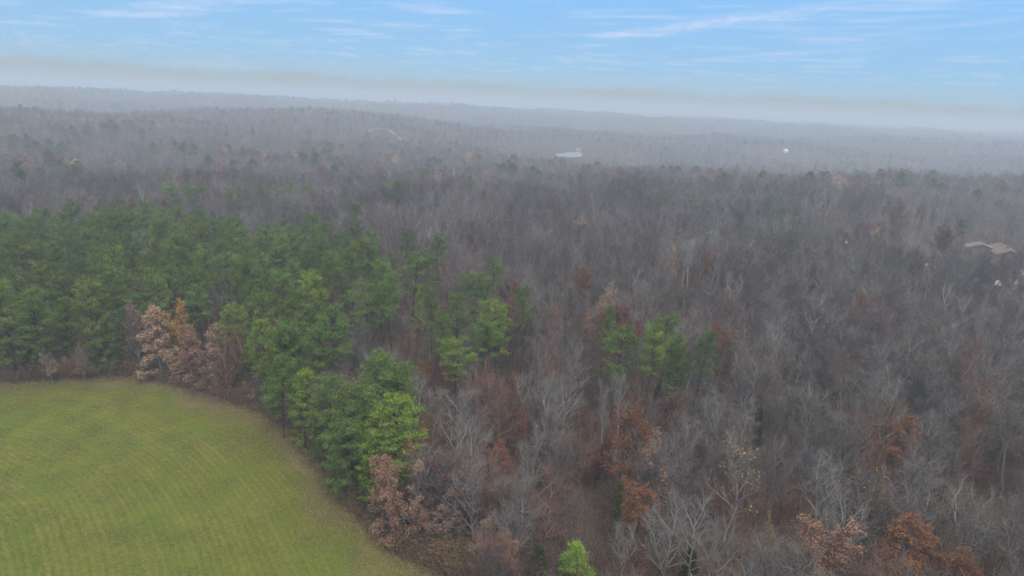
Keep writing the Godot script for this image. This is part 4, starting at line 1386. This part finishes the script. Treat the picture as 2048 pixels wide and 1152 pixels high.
	window_on(barn, Vector3(-4.0, 3.0, 4.5), 1.6, 1.8)

	# red roofed shed by the water
	var shed := thing("pond_shed", "small shed with a pinkish red roof on the far bank of the pond", "shed", Vector3(112, 0, -1292), deg_to_rad(-8.0))
	var sg := Geo.new()
	gable_walls(sg, Vector3.ZERO, 9.0, 6.0, 3.0, 2.0, Color(0.5, 0.45, 0.40))
	part("wall", sg, "paint", shed)
	for side in [-1.0, 1.0]:
		var r := Geo.new()
		roof_slope(r, Vector3(0, 3.0, 0), 9.0, 6.0, 2.0, side, Color(0.50, 0.24, 0.19))
		part("roof", r, "roofing", shed)
	var sd := Geo.new()
	sd.box(Vector3(-0.6, 0, 3.0), Vector3(0.6, 2.1, 3.06), Color(0.25, 0.2, 0.17))
	part("door", sd, "paint", shed)


func thing(called: String, label: String, category: String, at: Vector3, turn: float) -> Node3D:
	var o := Node3D.new()
	o.name = called
	o.position = Vector3(at.x, land(at.x, at.z), at.z)
	o.rotation.y = turn
	o.set_meta("label", label)
	o.set_meta("category", category)
	add_child(o, true)
	return o


func part(called: String, g: Geo, material: String, parent: Node3D) -> MeshInstance3D:
	var o := MeshInstance3D.new()
	o.name = called
	var m := tint_material(material, Color.WHITE)
	if material in ["car_paint", "glass"]:
		m.roughness = 0.15
		m.metallic_specular = 0.5
	o.mesh = g.mesh(m)
	parent.add_child(o, true)
	return o


func window_on(house: Node3D, at: Vector3, w: float, h: float) -> void:
	var f := Geo.new()
	f.box(at + Vector3(-w / 2 - 0.1, -h / 2 - 0.1, 0), at + Vector3(w / 2 + 0.1, h / 2 + 0.1, 0.05), Color(0.7, 0.69, 0.66))
	var o := part("window", f, "paint", house)
	var p := Geo.new()
	p.box(at + Vector3(-w / 2, -h / 2, 0.0), at + Vector3(w / 2, h / 2, 0.06), Color(0.03, 0.035, 0.04))
	part("pane", p, "glass", o)


func gable_walls(g: Geo, at: Vector3, long: float, deep: float, high: float, rise: float, k: Color) -> void:
	var a := long * 0.5
	var b := deep * 0.5
	g.box(at + Vector3(-a, -1.0, -b), at + Vector3(a, high, b), k)
	for s in [-a, a]:
		g.tri(at + Vector3(s, high, -b), at + Vector3(s, high, b), at + Vector3(s, high + rise, 0), k)


func roof_slope(g: Geo, at: Vector3, long: float, deep: float, rise: float, side: float, k: Color) -> void:
	# courses of roofing, each lapping the one below
	var a := long * 0.5 + 0.6
	var n := 8
	for i in n:
		var f0 := 1.12 - 1.12 * i / n
		var f1 := 1.12 - 1.12 * (i + 1) / n - 0.02
		var z0 := deep * 0.5 * f0 * side
		var z1 := maxf(deep * 0.5 * f1, 0.0) * side
		var y0 := rise * (1.0 - f0) + 0.16
		var y1 := rise * (1.0 - maxf(f1, 0.0)) + 0.08
		var kk := g.shade(k, 0.1)
		var p := [Vector3(-a, y0, z0), Vector3(a, y0, z0), Vector3(a, y1, z1), Vector3(-a, y1, z1)]
		g.quad(at + p[0], at + p[1], at + p[2], at + p[3], kk)
		g.quad(at + p[0], at + p[1], at + p[1] + Vector3(0, -0.16, 0), at + p[0] + Vector3(0, -0.16, 0), kk)
		for s in [0, 1]:
			var e: Vector3 = p[s]
			var f: Vector3 = p[3 - s]
			g.quad(at + e, at + f, at + f + Vector3(0, -0.14, 0), at + e + Vector3(0, -0.14, 0), kk)
